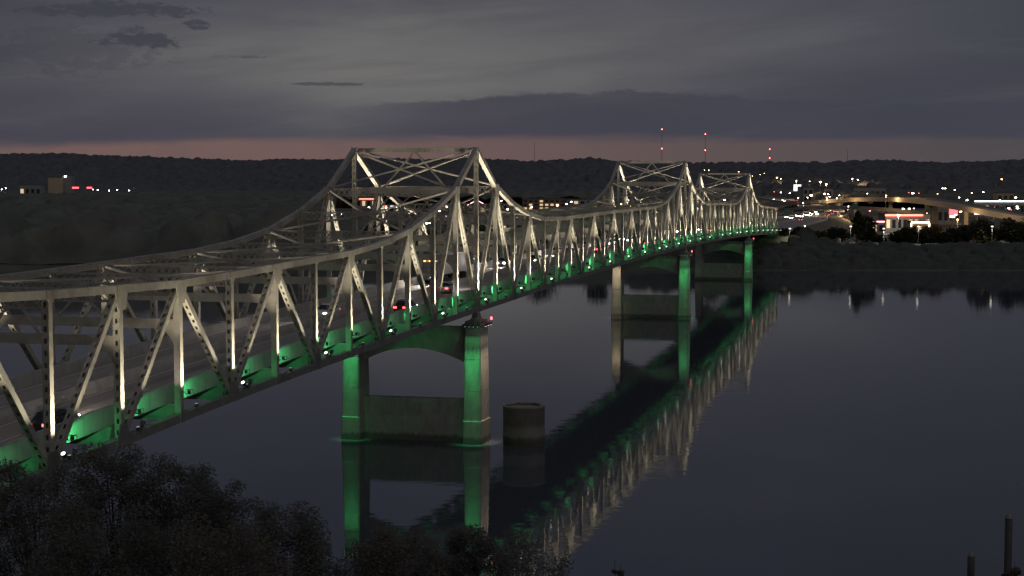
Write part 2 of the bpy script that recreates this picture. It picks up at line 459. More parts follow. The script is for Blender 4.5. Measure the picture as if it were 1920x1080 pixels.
# deck, stringers, parapets
def strip(y0, y1, z0, z1, ka, kb, skew=0.0):
    """long slab following the road profile (z measured from the chord line)"""
    mb = MB(); o = 0
    ks = range(ka, kb + 1)
    for k_ in ks:
        z = zc(k_)
        mb.v += [(k_ * P, y0, z + z0), (k_ * P, y1, z + z0), (k_ * P, y1 - skew, z + z1), (k_ * P, y0 + skew, z + z1)]
    for i in range(len(ks) - 1):
        a = i * 4; b = a + 4
        for q in range(4):
            r = (q + 1) % 4
            mb.f.append((a + q, a + r, b + r, b + q))
    mb.f.append((0, 3, 2, 1)); e4 = (len(ks) - 1) * 4; mb.f.append((e4, e4 + 1, e4 + 2, e4 + 3))
    return mb
Y_IN = 1.25
part('deck', strip(NEAR + Y_IN, FAR - Y_IN, 1.06, 1.40, K0, K1), M['deck'], bridge)
for yy in (2.4, 4.8, 7.2, 9.4, 11.8, 14.2):
    part('stringer', strip(yy - 0.12, yy + 0.12, 0.45, 1.05, K0, K1), M['steel_dark'], bridge)
for yy in (NEAR + Y_IN + 0.75, W / 2 - 0.62, W / 2 + 0.62, FAR - Y_IN - 0.75):
    part('edge_line', strip(yy - 0.06, yy + 0.06, 1.404, 1.408, K0, K1), M['line'], bridge)
for yy in (4.75, W - 4.75):
    for k in range(K0, K1):
        z = zc(k + 0.3)
        o_ = MB().frame_box(Vector(((k + 0.3) * P, yy, z + 1.407)), Vector((1.5, 0, 1.5 * (zc(k + 0.8) - zc(k - 0.2)) / P)), Vector((0, 0.06, 0)), Vector((0, 0, 0.002)))
        part('lane_dash', o_, M['line'], bridge)
def parapet_piece(k, yb, h0, h1, t0, t1):
    mb = MB(); g_ = 0.012
    for i, kk in enumerate((k + g_ / P, k + 1 - g_ / P)):
        z = zc(k) + (zc(k + 1) - zc(k)) * i
        mb.v += [(kk * P, yb - t0, z + h0), (kk * P, yb + t0, z + h0), (kk * P, yb + t0, z + h0 + 0.5), (kk * P, yb + t1, z + h1), (kk * P, yb - t1, z + h1), (kk * P, yb - t0, z + h0 + 0.5)]
    for q in range(6):
        r = (q + 1) % 6
        mb.f.append((q, r, 6 + r, 6 + q))
    mb.f += [(5, 4, 3, 2, 1, 0), (6, 7, 8, 9, 10, 11)]
    return mb
for k in range(K0, K1):
    part('parapet', parapet_piece(k, NEAR + Y_IN, 1.0, 2.45, 0.19, 0.13), M['parapet'], bridge)
    part('parapet', parapet_piece(k, FAR - Y_IN, 1.0, 2.45, 0.19, 0.13), M['parapet'], bridge)
    part('median_barrier', parapet_piece(k, W / 2, 1.402, 2.35, 0.26, 0.1), M['parapet'], bridge)

# ------------------------------------------------------------------ bridge lamps
def lamp_meshes(r, added_visor=False):
    h = MB(); h.tube([(0, 0, -0.42), (0, 0, -0.32), (0, 0, -0.12), (0, 0, 0.0), (0, 0, 0.05)], [r * 0.45, r * 0.75, r * 0.95, r * 1.08, r * 1.08], 12)
    h.tube([(0, -r * 1.2, -0.1), (0, -r * 1.2, -0.62)], [0.03, 0.03], 6); h.tube([(0, r * 1.2, -0.1), (0, r * 1.2, -0.62)], [0.03, 0.03], 6)
    h.bar((0, -r * 1.25, -0.62), (0, r * 1.25, -0.62), 0.05, 0.05, Vector((1, 0, 0)))
    if added_visor:                                   # visor plates added to trim the beam above, below and sideways
        h.box(-0.3, 0.3, r * 1.08, r * 1.08 + 0.02, -0.05, 0.72)
        h.box(-0.3, 0.3, -r * 1.08 - 0.02, -r * 1.08, -0.05, 0.56)
        for sx in (-1, 1): h.box(sx * 0.31 - 0.01, sx * 0.31 + 0.01, -r * 1.08, r * 1.08, -0.05, 0.30)
    l = MB(); l.tube([(0, 0, 0.052), (0, 0, 0.075), (0, 0, 0.09)], [r * 0.92, r * 0.85, r * 0.4], 12)
    return h.mesh('floodlight', M['housing'], True), l
_h, _l = lamp_meshes(0.19)
ME_HG, _lg = lamp_meshes(0.14, True)
ME_H = _h; ME_LW = _l.mesh('lens', M['w_lens']); ME_LG = _lg.mesh('lens', M['g_lens']); ME_LD = _l.mesh('lens', M['d_lens'])
LIGHTS = {}
def spot(pos, aim, watts, color, cone, blend, parent, size=0.12):
    key = (round(watts, -2), color, cone, blend)
    if key not in LIGHTS:
        ld = bpy.data.lights.new('flood_beam', 'SPOT'); ld.energy = watts; ld.color = color
        ld.spot_size = math.radians(cone); ld.spot_blend = blend; ld.shadow_soft_size = size
        LIGHTS[key] = ld
    o = bpy.data.objects.new('flood_beam', LIGHTS[key]); COL.objects.link(o)
    o.parent = parent; o.location = pos
    o.rotation_mode = 'QUATERNION'; o.rotation_quaternion = (Vector(aim) - Vector(pos)).to_track_quat('-Z', 'Y')
    return o
def floodlight(pos, aim, lens, parent, scale=1.0):
    q = (Vector(aim) - Vector(pos)).to_track_quat('Z', 'Y')
    f = link('floodlight', ME_HG if (lens is ME_LG and scale == 1.0) else ME_H, parent, pos, q); f.scale = (scale,) * 3
    link('lens', lens, f)
    return f
WARM = (1.0, 0.90, 0.70)
GREEN = (0.08, 1.0, 0.30)
WE = 9.8
for y, sg in ((NEAR, -1), (FAR, 1)):
    for k in range(K0, K1 + 1):
        yo = y + sg * 1.45
        base = Vector((k * P, yo, zc(k) + 1.1))
        # upward wash over the post and the chord above it
        jit = 0.85 + 0.3 * rnd.random()
        floodlight(base, Vector((k * P, y + sg * 0.2, zc(k) + ht(k))), ME_LD, bridge, 0.7)
        h_ = ht(k) - 1.3
        spot(base + Vector((0, sg * 0.1, 0.15)), (k * P, y + sg * 0.1, zc(k) + ht(k)), 620 * WE * (h_ / 8.8) ** 2 * jit * 1.0, WARM, 84, 1.0, bridge)
        if k < K1:
            up = diag_up(k)
            kb, ku = (k, k + 1) if up else (k + 1, k)
            s_ = 1 if ku > kb else -1
            pb = Vector((kb * P + s_ * 0.75, yo, zc(kb) + 1.35))
            aim = Up(ku, y + sg * 0.27)
            floodlight(pb, aim, ME_LW, bridge, 0.9)
            spot(pb + (aim - pb).normalized() * 0.12, aim, 1150 * WE * ((aim - pb).length / 13.0) ** 2 * (0.85 + 0.3 * rnd.random()) * 0.55, WARM, 36, 1.0, bridge)
            # green beam on to the parapet
            isL = (k - 1 >= K0 and not diag_up(k - 1)) or diag_up(k)
            pg = Vector((k * P + (2.2 if isL else 0.9), y + sg * 0.42, zc(k) + 1.9))
            ag = Vector((k * P + (5.4 if isL else 3.5), y - sg * 1.06, zc(k) + 1.62))
            floodlight(pg, ag, ME_LG, bridge, 1.0)
            spot(pg + (ag - pg).normalized() * 0.12, ag, rnd.choice((850, 1150, 1600)) * (1.0 if sg < 0 else 0.25), GREEN, 64, 1.0, bridge, 0.04)

# ------------------------------------------------------------------ piers
def pier(k, label, front_near, side_near, front_far):
    p = empty('bridge_pier', BM @ Vector((k * P, 0, 0)), BROT)
    tag(p, label, 'pier', 'bridge piers in the river')
    zt = zc(k) - 2.15
    def column(y):
        mb = MB(); n = 8
        lv = [(-2.0, 1.34, 2.32), (0.0, 1.33, 2.3), (3.0, 1.27, 2.24), (3.02, 1.23, 2.2), (zt * 0.45, 1.175, 2.13), (zt * 0.45 + 0.03, 1.14, 2.09), (zt * 0.45 + 0.08, 1.173, 2.127), (zt * 0.72, 1.10, 2.02), (zt * 0.72 + 0.03, 1.06, 1.98), (zt * 0.72 + 0.1, 1.10, 2.02), (zt, 1.03, 1.93)]
        ch = 0.14
        for z, a, b in lv:
            mb.v += [(-b + ch, y - a, z), (b - ch, y - a, z), (b, y - a + ch, z), (b, y + a - ch, z), (b - ch, y + a, z), (-b + ch, y + a, z), (-b, y + a - ch, z), (-b, y - a + ch, z)]
        for i in range(len(lv) - 1):
            for q in range(8):
                r = (q + 1) % 8
                mb.f.append((i * 8 + q, i * 8 + r, (i + 1) * 8 + r, (i + 1) * 8 + q))
        mb.f.append(tuple(range((len(lv) - 1) * 8, len(lv) * 8)))
        part('column', mb, M['pier'], p)
        c = MB()
        c.prism([(-2.25, y - 1.35), (2.25, y - 1.35), (2.25, y + 1.35), (-2.25, y + 1.35)], zt + 0.002, zt + 0.35, axis='z')
        c.prism([(-1.9, y - 1.0), (1.9, y - 1.0), (1.9, y + 1.0), (-1.9, y + 1.0)], zt + 0.35, zt + 0.75, axis='z')
        part('column_cap', c, M['steel_dark'], p)
        b = MB()
        b.box(-1.0, 1.0, y - 0.6, y + 0.6, zt + 0.752, zt + 0.95)
        o = len(b.v)
        b.v += [(-0.85, y - 0.5, zt + 0.95), (0.85, y - 0.5, zt + 0.95), (0.85, y + 0.5, zt + 0.95), (-0.85, y + 0.5, zt + 0.95),
                (-0.4, y - 0.35, zt + 1.85), (0.4, y - 0.35, zt + 1.85), (0.4, y + 0.35, zt + 1.85), (-0.4, y + 0.35, zt + 1.85)]
        b.f += [(o, o + 1, o + 5, o + 4), (o + 1, o + 2, o + 6, o + 5), (o + 2, o + 3, o + 7, o + 6), (o + 3, o, o + 4, o + 7), (o + 4, o + 5, o + 6, o + 7)]
        part('bearing_shoe', b, M['steel_dark'], p)
    column(NEAR); column(FAR)
    # lower web wall and the arched tie between the columns
    part('web_wall', MB().box(-0.75, 0.75, NEAR + 1.2, FAR - 1.2, -2, 5.6), M['pier'], p)
    n = 14; ya, yb = NEAR + 1.05, FAR - 1.05
    poly = [(ya, zt - 0.1), (yb, zt - 0.1)]
    poly = []
    for i in range(n + 1):
        f = i / n; yy = ya + (yb - ya) * f
        poly.append((yy, zt - 4.9 + 1.9 * (1 - (2 * f - 1) ** 2)))
    poly += [(yb, zt - 0.1), (ya, zt - 0.1)]
    part('arched_tie', MB().prism(poly[::-1], -0.85, 0.85, axis='x'), M['pier'], p)
    # lamps under the cap shining down the faces
    def wash(y, side, colname):
        lens, col = (ME_LG, GREEN) if colname == 'g' else (ME_LW, (1.0, 0.82, 0.58))
        pw = 3600 if colname == 'g' else 5200
        if side == 'front': pts = [(-2.55, y + o_) for o_ in (-0.85, -0.28, 0.28, 0.85)]
        else: pts = [(o_, y - 1.6) for o_ in (-1.3, 0.0, 1.3)]
        for x_, y_ in pts:
            tx = x_ + (0.06 if side == 'front' else 0); ty = y_ + (0.06 if side != 'front' else 0)
            floodlight(Vector((x_, y_, zt + 0.15)), Vector((tx, ty, zt - 4)), lens, p, 0.7)
            spot(Vector((x_, y_, zt - 0.05)), Vector((x_ + (0.45 if side == 'front' else 0), y_ + (0.4 if side != 'front' else 0), 1.0)), pw, col, 20, 1.0, p, 0.05)
            spot(Vector((x_, y_, zt - 0.1)), Vector((x_ + (0.4 if side == 'front' else 0), y_ + (0.4 if side != 'front' else 0), zt - 2.2)), pw * 0.03, col, 42, 1.0, p, 0.05)
    if front_near: wash(NEAR, 'front', front_near)
    if side_near: wash(NEAR, 'side', side_near)
    if front_far: wash(FAR, 'front', front_far)
    rl = MB(); rl.tube([(1.9, -1.5, zt + 0.7), (1.9, -1.5, zt + 0.95), (1.9, -1.5, zt + 1.1)], [0.12, 0.16, 0.05], 8)
    part('navigation_lamp', rl, M['r_lamp'], p)
pier(0, 'concrete pier of green-lit columns beside the round concrete cell', 'g', 'w', 'g')
pier(20, 'middle concrete river pier with one green and one amber-lit column', 'g', 'g', 'w')
pier(36, 'slim green-lit pier standing next to the far bank', 'g', 'g', None)

# ------------------------------------------------------------------ water
def water_mat():
    m, g, b = mat_new('river_water')
    tc = g.new('ShaderNodeTexCoord')
    b.inputs['Base Color'].default_value = (0.066, 0.071, 0.082, 1)
    b.inputs['Roughness'].default_value = 0.025; b.inputs['IOR'].default_value = 1.333
    mp = g.new('ShaderNodeMapping'); mp.inputs['Scale'].default_value = (0.7, 1.5, 1); g.l.new(tc.outputs['Object'], mp.inputs[0])
    n = g.noise(mp.outputs[0], 0.28, 3, 0.5)
    n2 = g.noise(mp.outputs[0], 1.1, 2, 0.5)
    patch = g.smooth(g.noise(tc.outputs['Object'], 0.012, 3, 0.5), 0.4, 0.68)
    h = g.m('ADD', n, g.m('MULTIPLY', n2, g.m('ADD', 0.10, g.m('MULTIPLY', patch, 0.22))))
    mp2 = g.new('ShaderNodeMapping'); mp2.inputs['Scale'].default_value = (0.008, 0.045, 1); mp2.inputs['Rotation'].default_value = (0, 0, 0.2); g.l.new(tc.outputs['Object'], mp2.inputs[0])
    wind = g.smooth(g.noise(mp2.outputs[0], 1.0, 5, 0.6, 0.6), 0.42, 0.75)
    g.l.new(g.m('ADD', 0.018, g.m('MULTIPLY', wind, 0.025)), b.inputs['Roughness'])
    h = g.m('ADD', h, g.m('MULTIPLY', g.m('MULTIPLY', n2, wind), 0.35))
    bp = g.new('ShaderNodeBump'); bp.inputs['Strength'].default_value = 1.0; bp.inputs['Distance'].default_value = 0.013
    g.l.new(h, bp.inputs['Height']); g.l.new(bp.outputs[0], b.inputs['Normal'])
    return m
M['water'] = water_mat()
tag(part('water', MB().add([(-4000, -300, 0), (4000, -300, 0), (4000, 640, 0), (-4000, 640, 0)], [(0, 1, 2, 3)]), M['water']), None, None, kind='structure')
#@@PART2
# ------------------------------------------------------------------ far bank terrain
M['earth'] = surf('bank_earth', (0.075, 0.08, 0.055), (0.11, 0.105, 0.075), 0.05, 0.95, 0.3, c3=(0.06, 0.065, 0.04))
M['lot'] = surf('lot_paving', (0.16, 0.15, 0.135), (0.21, 0.20, 0.18), 0.2, 0.9)
M['woods'] = surf('woods_foliage', (0.08, 0.09, 0.072), (0.13, 0.13, 0.105), 0.09, 0.95, c3=(0.115, 0.10, 0.08))
M['bluff'] = surf('bluff_foliage', (0.078, 0.083, 0.088), (0.105, 0.105, 0.11), 0.03, 0.95, c3=(0.09, 0.088, 0.085))
M['scrub'] = surf('scrub_foliage', (0.045, 0.052, 0.042), (0.07, 0.072, 0.058), 0.3, 0.95)
M['bark'] = surf('bark', (0.06, 0.05, 0.04), (0.10, 0.085, 0.07), 4, 0.95, 0.3, stretch=(1, 1, 0.2))

nprng = np.random.default_rng(11)
def fbm(x, y, s, seed, octv=4):
    """cheap value noise on arrays"""
    tot = np.zeros_like(x, dtype=float); amp = 0.5; f = 1.0 / s
    tab = np.random.default_rng(seed).random((256, 256))
    for _ in range(octv):
        xi = np.floor(x * f).astype(int); yi = np.floor(y * f).astype(int); fx = x * f - xi; fy = y * f - yi
        fx = fx * fx * (3 - 2 * fx); fy = fy * fy * (3 - 2 * fy)
        a = tab[xi % 256, yi % 256]; b = tab[(xi + 1) % 256, yi % 256]; c = tab[xi % 256, (yi + 1) % 256]; d = tab[(xi + 1) % 256, (yi + 1) % 256]
        tot += amp * ((a * (1 - fx) + b * fx) * (1 - fy) + (c * (1 - fx) + d * fx) * fy); amp *= 0.5; f *= 2.03
    return tot
RIDGE_Y = 4600.0
PX_R = np.array([-1200, -400, 0, 120, 250, 400, 470, 540, 610, 700, 800, 900, 990, 1070, 1110, 1150, 1300, 1450, 1560, 1660, 1780, 1920, 2400, 3200], float)
PY_R = np.array([300, 290, 293, 292, 297, 302, 304, 301, 304, 300, 303, 301, 307, 303, 300, 306, 309, 308, 307, 304, 308, 304, 302, 308], float)
END = BM @ Vector((K1 * P, W / 2, 0))
PATH = [(END.x, END.y, zc(K1) + 1.4), (161, 883, 12.6), (201, 1030, 11.5), (256, 1350, 10.5), (306, 1766, 10), (350, 2300, 10)]
def path_info(x, y):
    """distance to the freeway axis and its height there"""
    best = np.full(np.shape(x), 1e9); zz = np.zeros(np.shape(x))
    for (x0, y0, z0), (x1, y1, z1) in zip(PATH[:-1], PATH[1:]):
        dx, dy = x1 - x0, y1 - y0; t = np.clip(((x - x0) * dx + (y - y0) * dy) / (dx * dx + dy * dy), 0, 1)
        d = np.hypot(x - x0 - t * dx, y - y0 - t * dy)
        m = d < best; best = np.where(m, d, best); zz = np.where(m, z0 + t * (z1 - z0), zz)
    return best, zz
def gz_arr(x, y):
    x = np.asarray(x, float); y = np.asarray(y, float)
    shore = 594 + 5 * (fbm(x, x * 0, 60, 3) - 0.45) * 2
    z = -1.5 + 8.5 * np.clip((y - shore) / 26, 0, 1) ** 0.8
    px = 960 + FPX * x / np.maximum(y, 200)
    top = CAM_Z + (HOR - np.interp(px, PX_R, PY_R)) * RIDGE_Y / FPX - 16
    t = np.clip((y - 2500) / (RIDGE_Y - 2500), 0, 1); t = t * t * (3 - 2 * t)
    z = z + np.maximum(top - 7, 5) * t * (0.75 + 0.5 * (fbm(x, y, 700, 5) - 0.45) * (1 - t) + 0.25 * t)
    d, pz = path_info(x, y)
    emb = pz - 0.35 - np.clip(d - 16.5, 0, None) * 0.5
    return np.where((y > END.y - 2) & (emb > z), emb, z)
def gz(x, y): return float(gz_arr(np.array([x]), np.array([y]))[0])

def grid_mesh(name, xs, ys, zs, mat, smooth=False):
    """regular grid from 2-D arrays"""
    r, c = xs.shape
    me = bpy.data.meshes.new(name)
    co = np.stack([xs, ys, zs], -1).reshape(-1, 3)
    i = np.arange(r * c).reshape(r, c)
    q = np.stack([i[:-1, :-1], i[:-1, 1:], i[1:, 1:], i[1:, :-1]], -1).reshape(-1, 4)
    me.vertices.add(len(co)); me.vertices.foreach_set('co', co.ravel())
    me.loops.add(q.size); me.loops.foreach_set('vertex_index', q.ravel())
    me.polygons.add(len(q)); me.polygons.foreach_set('loop_start', np.arange(0, q.size, 4)); me.polygons.foreach_set('loop_total', np.full(len(q), 4))
    if smooth: me.polygons.foreach_set('use_smooth', np.ones(len(q), bool))
    me.update(calc_edges=True); me.materials.append(mat)
    return link(name, me)
yr = np.concatenate([np.linspace(585, 640, 28), np.geomspace(646, 2600, 90), np.linspace(2640, 5400, 60), [9000, 15000, 25000]])
xr = np.concatenate([[-15000, -7000, -4000], np.linspace(-2600, -420, 60), np.linspace(-400, 520, 185), np.linspace(540, 2600, 60), [4000, 7000, 15000]])
XX, YY = np.meshgrid(xr, yr)
ZZ = gz_arr(XX, np.minimum(YY, 5400))
tag(grid_mesh('terrain', XX, YY, ZZ, M['earth'], True), None, None, kind='structure')

def canopy(name, px0, px1, ncol, y0, y1, nrow, cell, hmin, hmax, mat, mask, seed):
    """tree-top surface of a wood: a dome for every tree on a jittered lattice"""
    pxs = np.linspace(px0, px1, ncol); ys = np.geomspace(y0, y1, nrow)
    PXG, Y = np.meshgrid(pxs, ys); X = (PXG - 960) / FPX * Y
    r = np.random.default_rng(seed); T = r.random((512, 512, 4))
    ci = np.floor(X / cell).astype(int); cj = np.floor(Y / cell).astype(int); H = np.zeros_like(X)
    for di in (-1, 0, 1):
        for dj in (-1, 0, 1):
            a = T[(ci + di) % 512, (cj + dj) % 512]
            tx = (ci + di + a[..., 0]) * cell; ty = (cj + dj + a[..., 1]) * cell
            R_ = cell * (0.62 + 0.5 * a[..., 2]); h = hmin + (hmax - hmin) * a[..., 3] ** 1.8
            q = 1 - ((X - tx) ** 2 + (Y - ty) ** 2) / R_ ** 2
            H = np.maximum(H, h * (0.45 + 0.55 * np.sqrt(np.clip(q, 0, 1))) * (q > 0))
    H = np.maximum(H, hmin * 0.4) * (0.8 + 0.4 * fbm(X, Y, cell * 12, seed + 1)) + (r.random(X.shape) - 0.5) * cell * 0.07
    H = H * mask(PXG, Y, X)
    return grid_mesh(name, X, Y, gz_arr(X, Y) + H - 0.3, mat)
def ss(x, a, b):
    t = np.clip((x - a) / (b - a), 0, 1); return t * t * (3 - 2 * t)
tag(canopy('river_woods', -700, 640, 420, 603, 2560, 400, 11, 9, 17, M['woods'],
           lambda p, y, x: np.clip(ss(p, 640, 590) * ss(y, 602, 608) - 0.02 + 0.0, 0, 1) * (0.62 + 0.38 * ss(y, 2000, 900)), 21), 'dark low wood filling the flat bank behind the near half of the bridge', 'woods', kind='stuff')
tag(canopy('bluff_woods', -500, 2400, 960, 2480, 5000, 200, 15, 8, 25, M['bluff'], lambda p, y, x: ss(y, 2470, 2700), 22),
    'dark wooded bluff forming the skyline', 'woods', kind='stuff')
tag(canopy('flat_woods', 600, 2300, 420, 1500, 2500, 90, 13, 7, 14, M['woods'],
           lambda p, y, x: np.where(fbm(x, y, 180, 31) > 0.5, 1.0, 0.0) * (path_info(x, y)[0] > 35), 23), 'scattered dark groves on the flat between town and bluff', 'woods', kind='stuff')

tag(canopy('bank_scrub', 1180, 2300, 620, 599, 655, 60, 3.4, 1.2, 3.6, M['scrub'],
           lambda p, y, x: ss(y, 598, 603) * ss(y, 648, 640) * (0.35 + 1.1 * fbm(x, y, 14, 77)) + np.where((path_info(x, y)[0] < 34) & (path_info(x, y)[0] > 17) & (y > 640) & (y < 655), 1.0, 0.0), 24),
    'dark scrub covering the far bank slope under the park', 'scrub', kind='stuff')

# ------------------------------------------------------------------ trees
def leaf_cloud(name, centers, radii, per, size, mat, seed, squash=0.8):
    r = np.random.default_rng(seed)
    n = int(sum(per)); idx = np.repeat(np.arange(len(centers)), per)
    d = r.normal(size=(n, 3)); d /= np.linalg.norm(d, axis=1)[:, None]
    rad = np.array(radii)[idx] * r.random(n) ** 0.45
    c = np.array(centers)[idx] + d * rad[:, None] * np.array([1, 1, squash])
    a = r.normal(size=(n, 3)); a /= np.linalg.norm(a, axis=1)[:, None]
    a[:, 2] *= 0.45; a /= np.linalg.norm(a, axis=1)[:, None]
    b = np.cross(a, np.array([0, 0, 1.0]) + 0.7 * r.normal(size=(n, 3))); b /= np.linalg.norm(b, axis=1)[:, None]
    s = size * (0.55 + 0.9 * r.random(n))[:, None]
    co = np.stack([c - a * s, c + b * s * 0.45, c + a * s, c - b * s * 0.45], 1).reshape(-1, 3)
    me = bpy.data.meshes.new(name); q = np.arange(4 * n)
    me.vertices.add(4 * n); me.vertices.foreach_set('co', co.ravel())
    me.loops.add(4 * n); me.loops.foreach_set('vertex_index', q)
    me.polygons.add(n); me.polygons.foreach_set('loop_start', np.arange(0, 4 * n, 4)); me.polygons.foreach_set('loop_total', np.full(n, 4))
    me.update(calc_edges=True); me.materials.append(mat)
    return me
def tree(base, height, rx, seed, nclump, nleaf, size, mat, label, group, low=0.35, cone=False, name='tree', crowd=0.42):
    r = random.Random(seed)
    t = empty(name, base); tag(t, label, 'tree', group)
    lean = Vector((r.uniform(-.04, .04), r.uniform(-.04, .04), 0))
    wood = MB(); r0 = height * 0.021
    spine = [Vector((0, 0, -0.4)) + lean * height * f * f + Vector((r.uniform(-.1, .1) * f, r.uniform(-.1, .1) * f, height * f * 0.86)) for f in (0, .2, .4, .6, .8, 1)]
    wood.tube(spine, [r0 * 1.25, r0, r0 * .85, r0 * .6, r0 * .36, r0 * .12], 7)
    cs, rs = [], []
    for i in range(nclump):
        f = low + (1 - low) * ((i + r.random()) / nclump)
        g_ = (f - low) / (1 - low)
        w = rx * ((1.0 - g_) * 0.95 + 0.1 if cone else (0.5 + 1.05 * g_ if g_ < .45 else math.sqrt(max(0.04, 1 - ((g_ - .42) / .62) ** 2))))
        q = i * 2.39996 + r.uniform(-.5, .5); rr = w * (0.35 + 0.6 * math.sqrt(r.random()))
        cr = rx * (crowd * (0.7 + 0.6 * r.random())) * (0.75 if cone else 1.0)
        p = Vector((math.cos(q) * rr, math.sin(q) * rr, height * f - cr * 0.3)) + lean * height * f
        cs.append(p); rs.append(cr)
        sz = max(0.1, f - 0.12 - 0.18 * r.random()); s0 = spine[0].lerp(spine[-1], sz)
        mid = s0.lerp(p, .55) + Vector((0, 0, -0.04 * height * r.random()))
        rb = r0 * (1 - sz) * .45 + 0.02
        wood.tube([s0, mid, p, p + (p - mid) * .25], [rb, rb * .6, rb * .3, 0.012], 5)
    tot = sum(x * x for x in rs)
    per = [max(3, int(nleaf * x * x / tot)) for x in rs]
    part('trunk', wood, M['bark'], t)
    link('crown', leaf_cloud('crown', [tuple(c) for c in cs], rs, per, size, mat, seed), t)
    return t
def foliage(name, a, b, c):
    m, g, bs = mat_new(name)
    tc = g.new('ShaderNodeTexCoord'); ge = g.new('ShaderNodeNewGeometry')
    n = g.noise(tc.outputs['Object'], 0.45, 4, 0.6)
    col = g.mix(g.smooth(n, .38, .62), a, b)
    col = g.mix(g.m('MULTIPLY', ge.outputs['Random Per Island'], 0.45), col, c)
    g.l.new(col, bs.inputs['Base Color']); bs.inputs['Roughness'].default_value = 0.75
    bs.inputs['Specular IOR Level'].default_value = 0.15
    tr_ = g.new('ShaderNodeBsdfTranslucent'); mx = g.new('ShaderNodeMixShader'); mx.inputs[0].default_value = 0.45
    g.l.new(col, tr_.inputs[0]); g.l.new(bs.outputs[0], mx.inputs[1]); g.l.new(tr_.outputs[0], mx.inputs[2])
    g.l.new(mx.outputs[0], g.n['Material Output'].inputs[0])
    return m
M['leaf_near'] = foliage('leaf_autumn_green', (0.125, 0.130, 0.108), (0.15, 0.148, 0.125), (0.15, 0.14, 0.115))
M['leaf_brown'] = foliage('leaf_russet', (0.15, 0.13, 0.105), (0.175, 0.145, 0.11), (0.15, 0.135, 0.10))
M['leaf_far'] = foliage('leaf_dark', (0.05, 0.058, 0.032), (0.085, 0.085, 0.05), (0.07, 0.075, 0.04))
M['leaf_red'] = foliage('leaf_red', (0.16, 0.075, 0.04), (0.18, 0.10, 0.05), (0.12, 0.07, 0.04))

# near bank under the camera
ny = np.linspace(-140, 112, 40); nx = np.linspace(-260, 260, 60); NX, NY = np.meshgrid(nx, ny)
NZ = -1.5 + 4.8 * ss(NY, 110, 92) + 1.0 * (fbm(NX, NY, 25, 8) - 0.45)
tag(grid_mesh('near_bank', NX, NY, NZ, M['earth'], True), None, None, kind='structure')
def near_tree(px, ytop, d, wpx, seed, label, mat='leaf_near', nleaf=17000, nclump=46, cone=False, crowd=0.30, low=0.34):
    p = at(px, ytop, d); zb = 3.2
    tree((p.x, p.y, zb), p.z - zb, wpx / FPX * d / 2, seed, int(nclump * 1.15), int(nleaf * 2.3), 0.085, M[mat], label, 'trees on the near bank', low=low, cone=cone, crowd=crowd)
near_tree(60, 872, 84, 250, 41, 'broad dark tree hiding the near end of the bottom chord')
near_tree(205, 846, 88, 230, 42, 'tallest near tree, its top just under the green-lit parapet', nleaf=18000)
near_tree(345, 872, 86, 240, 43, 'near tree with rounded top between the tallest one and the small pointed one', nleaf=18000)
near_tree(418, 903, 90, 165, 48, 'small pointed tree poking out above the near foliage', nleaf=9000, nclump=34, low=0.12, crowd=0.36)
near_tree(175, 965, 74, 330, 44, 'low bushy tree in front of the tallest near tree', nleaf=15000)
near_tree(540, 958, 80, 250, 45, 'rounded near tree standing out over open water beside the pier reflection', nleaf=17000)
near_tree(420, 990, 72, 300, 47, 'low brown-tinged tree below the small pointed one', 'leaf_brown', nleaf=13000)
near_tree(760, 1003, 82, 230, 49, 'brown-leaved tree top under the green pier reflection', 'leaf_brown', nleaf=13000)
near_tree(880, 996, 84, 160, 50, 'dark tree top in front of the near pier column reflection', nleaf=10000, nclump=30)
near_tree(1000, 1012, 80, 190, 51, 'sparse tree top in front of the truss reflection', nleaf=4200, nclump=30, crowd=0.34)
near_tree(1148, 1052, 80, 46, 52, 'thin twiggy sapling tip alone against dark water', 'leaf_near', nleaf=900, nclump=12)
near_tree(1915, 1068, 76, 70, 53, 'brown tree tip beside the pointed mooring pile', 'leaf_brown', nleaf=1500, nclump=14)

# ------------------------------------------------------------------ river furniture
c0 = at(982.5, 838, 205.5)
cell = empty('concrete_cell', (c0.x, c0.y, 0)); tag(cell, 'round weathered concrete protection cell standing in the water beside the near pier', 'river cell')
prof = [(2.68, -2), (2.68, 0.2), (2.74, 1.3), (2.70, 1.32), (2.70, 3.4), (2.72, 4.9), (2.66, 5.05), (2.35, 5.05), (2.33, 4.6)]
mb = MB()
for r_, z_ in prof:
    for q in range(40):
        a = 2 * math.pi * q / 40
        j = 1 + 0.006 * math.sin(q * 7.3 + z_)
        mb.v.append((r_ * j * math.cos(a), r_ * j * math.sin(a), z_))
for i in range(len(prof) - 1):
    for q in range(40):
        q2 = (q + 1) % 40; mb.f.append((i * 40 + q, i * 40 + q2, (i + 1) * 40 + q2, (i + 1) * 40 + q))
part('shell', mb, M['cell'], cell)
cap = MB(); cap.v = [(2.36 * math.cos(2 * math.pi * q / 40), 2.36 * math.sin(2 * math.pi * q / 40), 4.72) for q in range(40)]; cap.f = [tuple(range(40))]
part('fill', cap, M['cell_top'], cell)
rim = MB()
for rr, zz_ in ((2.735, 4.9), (2.735, 5.08), (2.34, 5.08), (2.34, 4.9)):
    for q in range(40):
        a = 2 * math.pi * q / 40; rim.v.append((rr * math.cos(a), rr * math.sin(a), zz_))
for i in range(3):
    for q in range(40):
        q2 = (q + 1) % 40; rim.f.append((i * 40 + q, i * 40 + q2, (i + 1) * 40 + q2, (i + 1) * 40 + q))
part('rim', rim, M['cell_top'], cell)
M['pile'] = surf('pile_steel', (0.035, 0.033, 0.03), (0.06, 0.052, 0.045), 2.0, 0.7, 0.2, c3=(0.08, 0.055, 0.04))
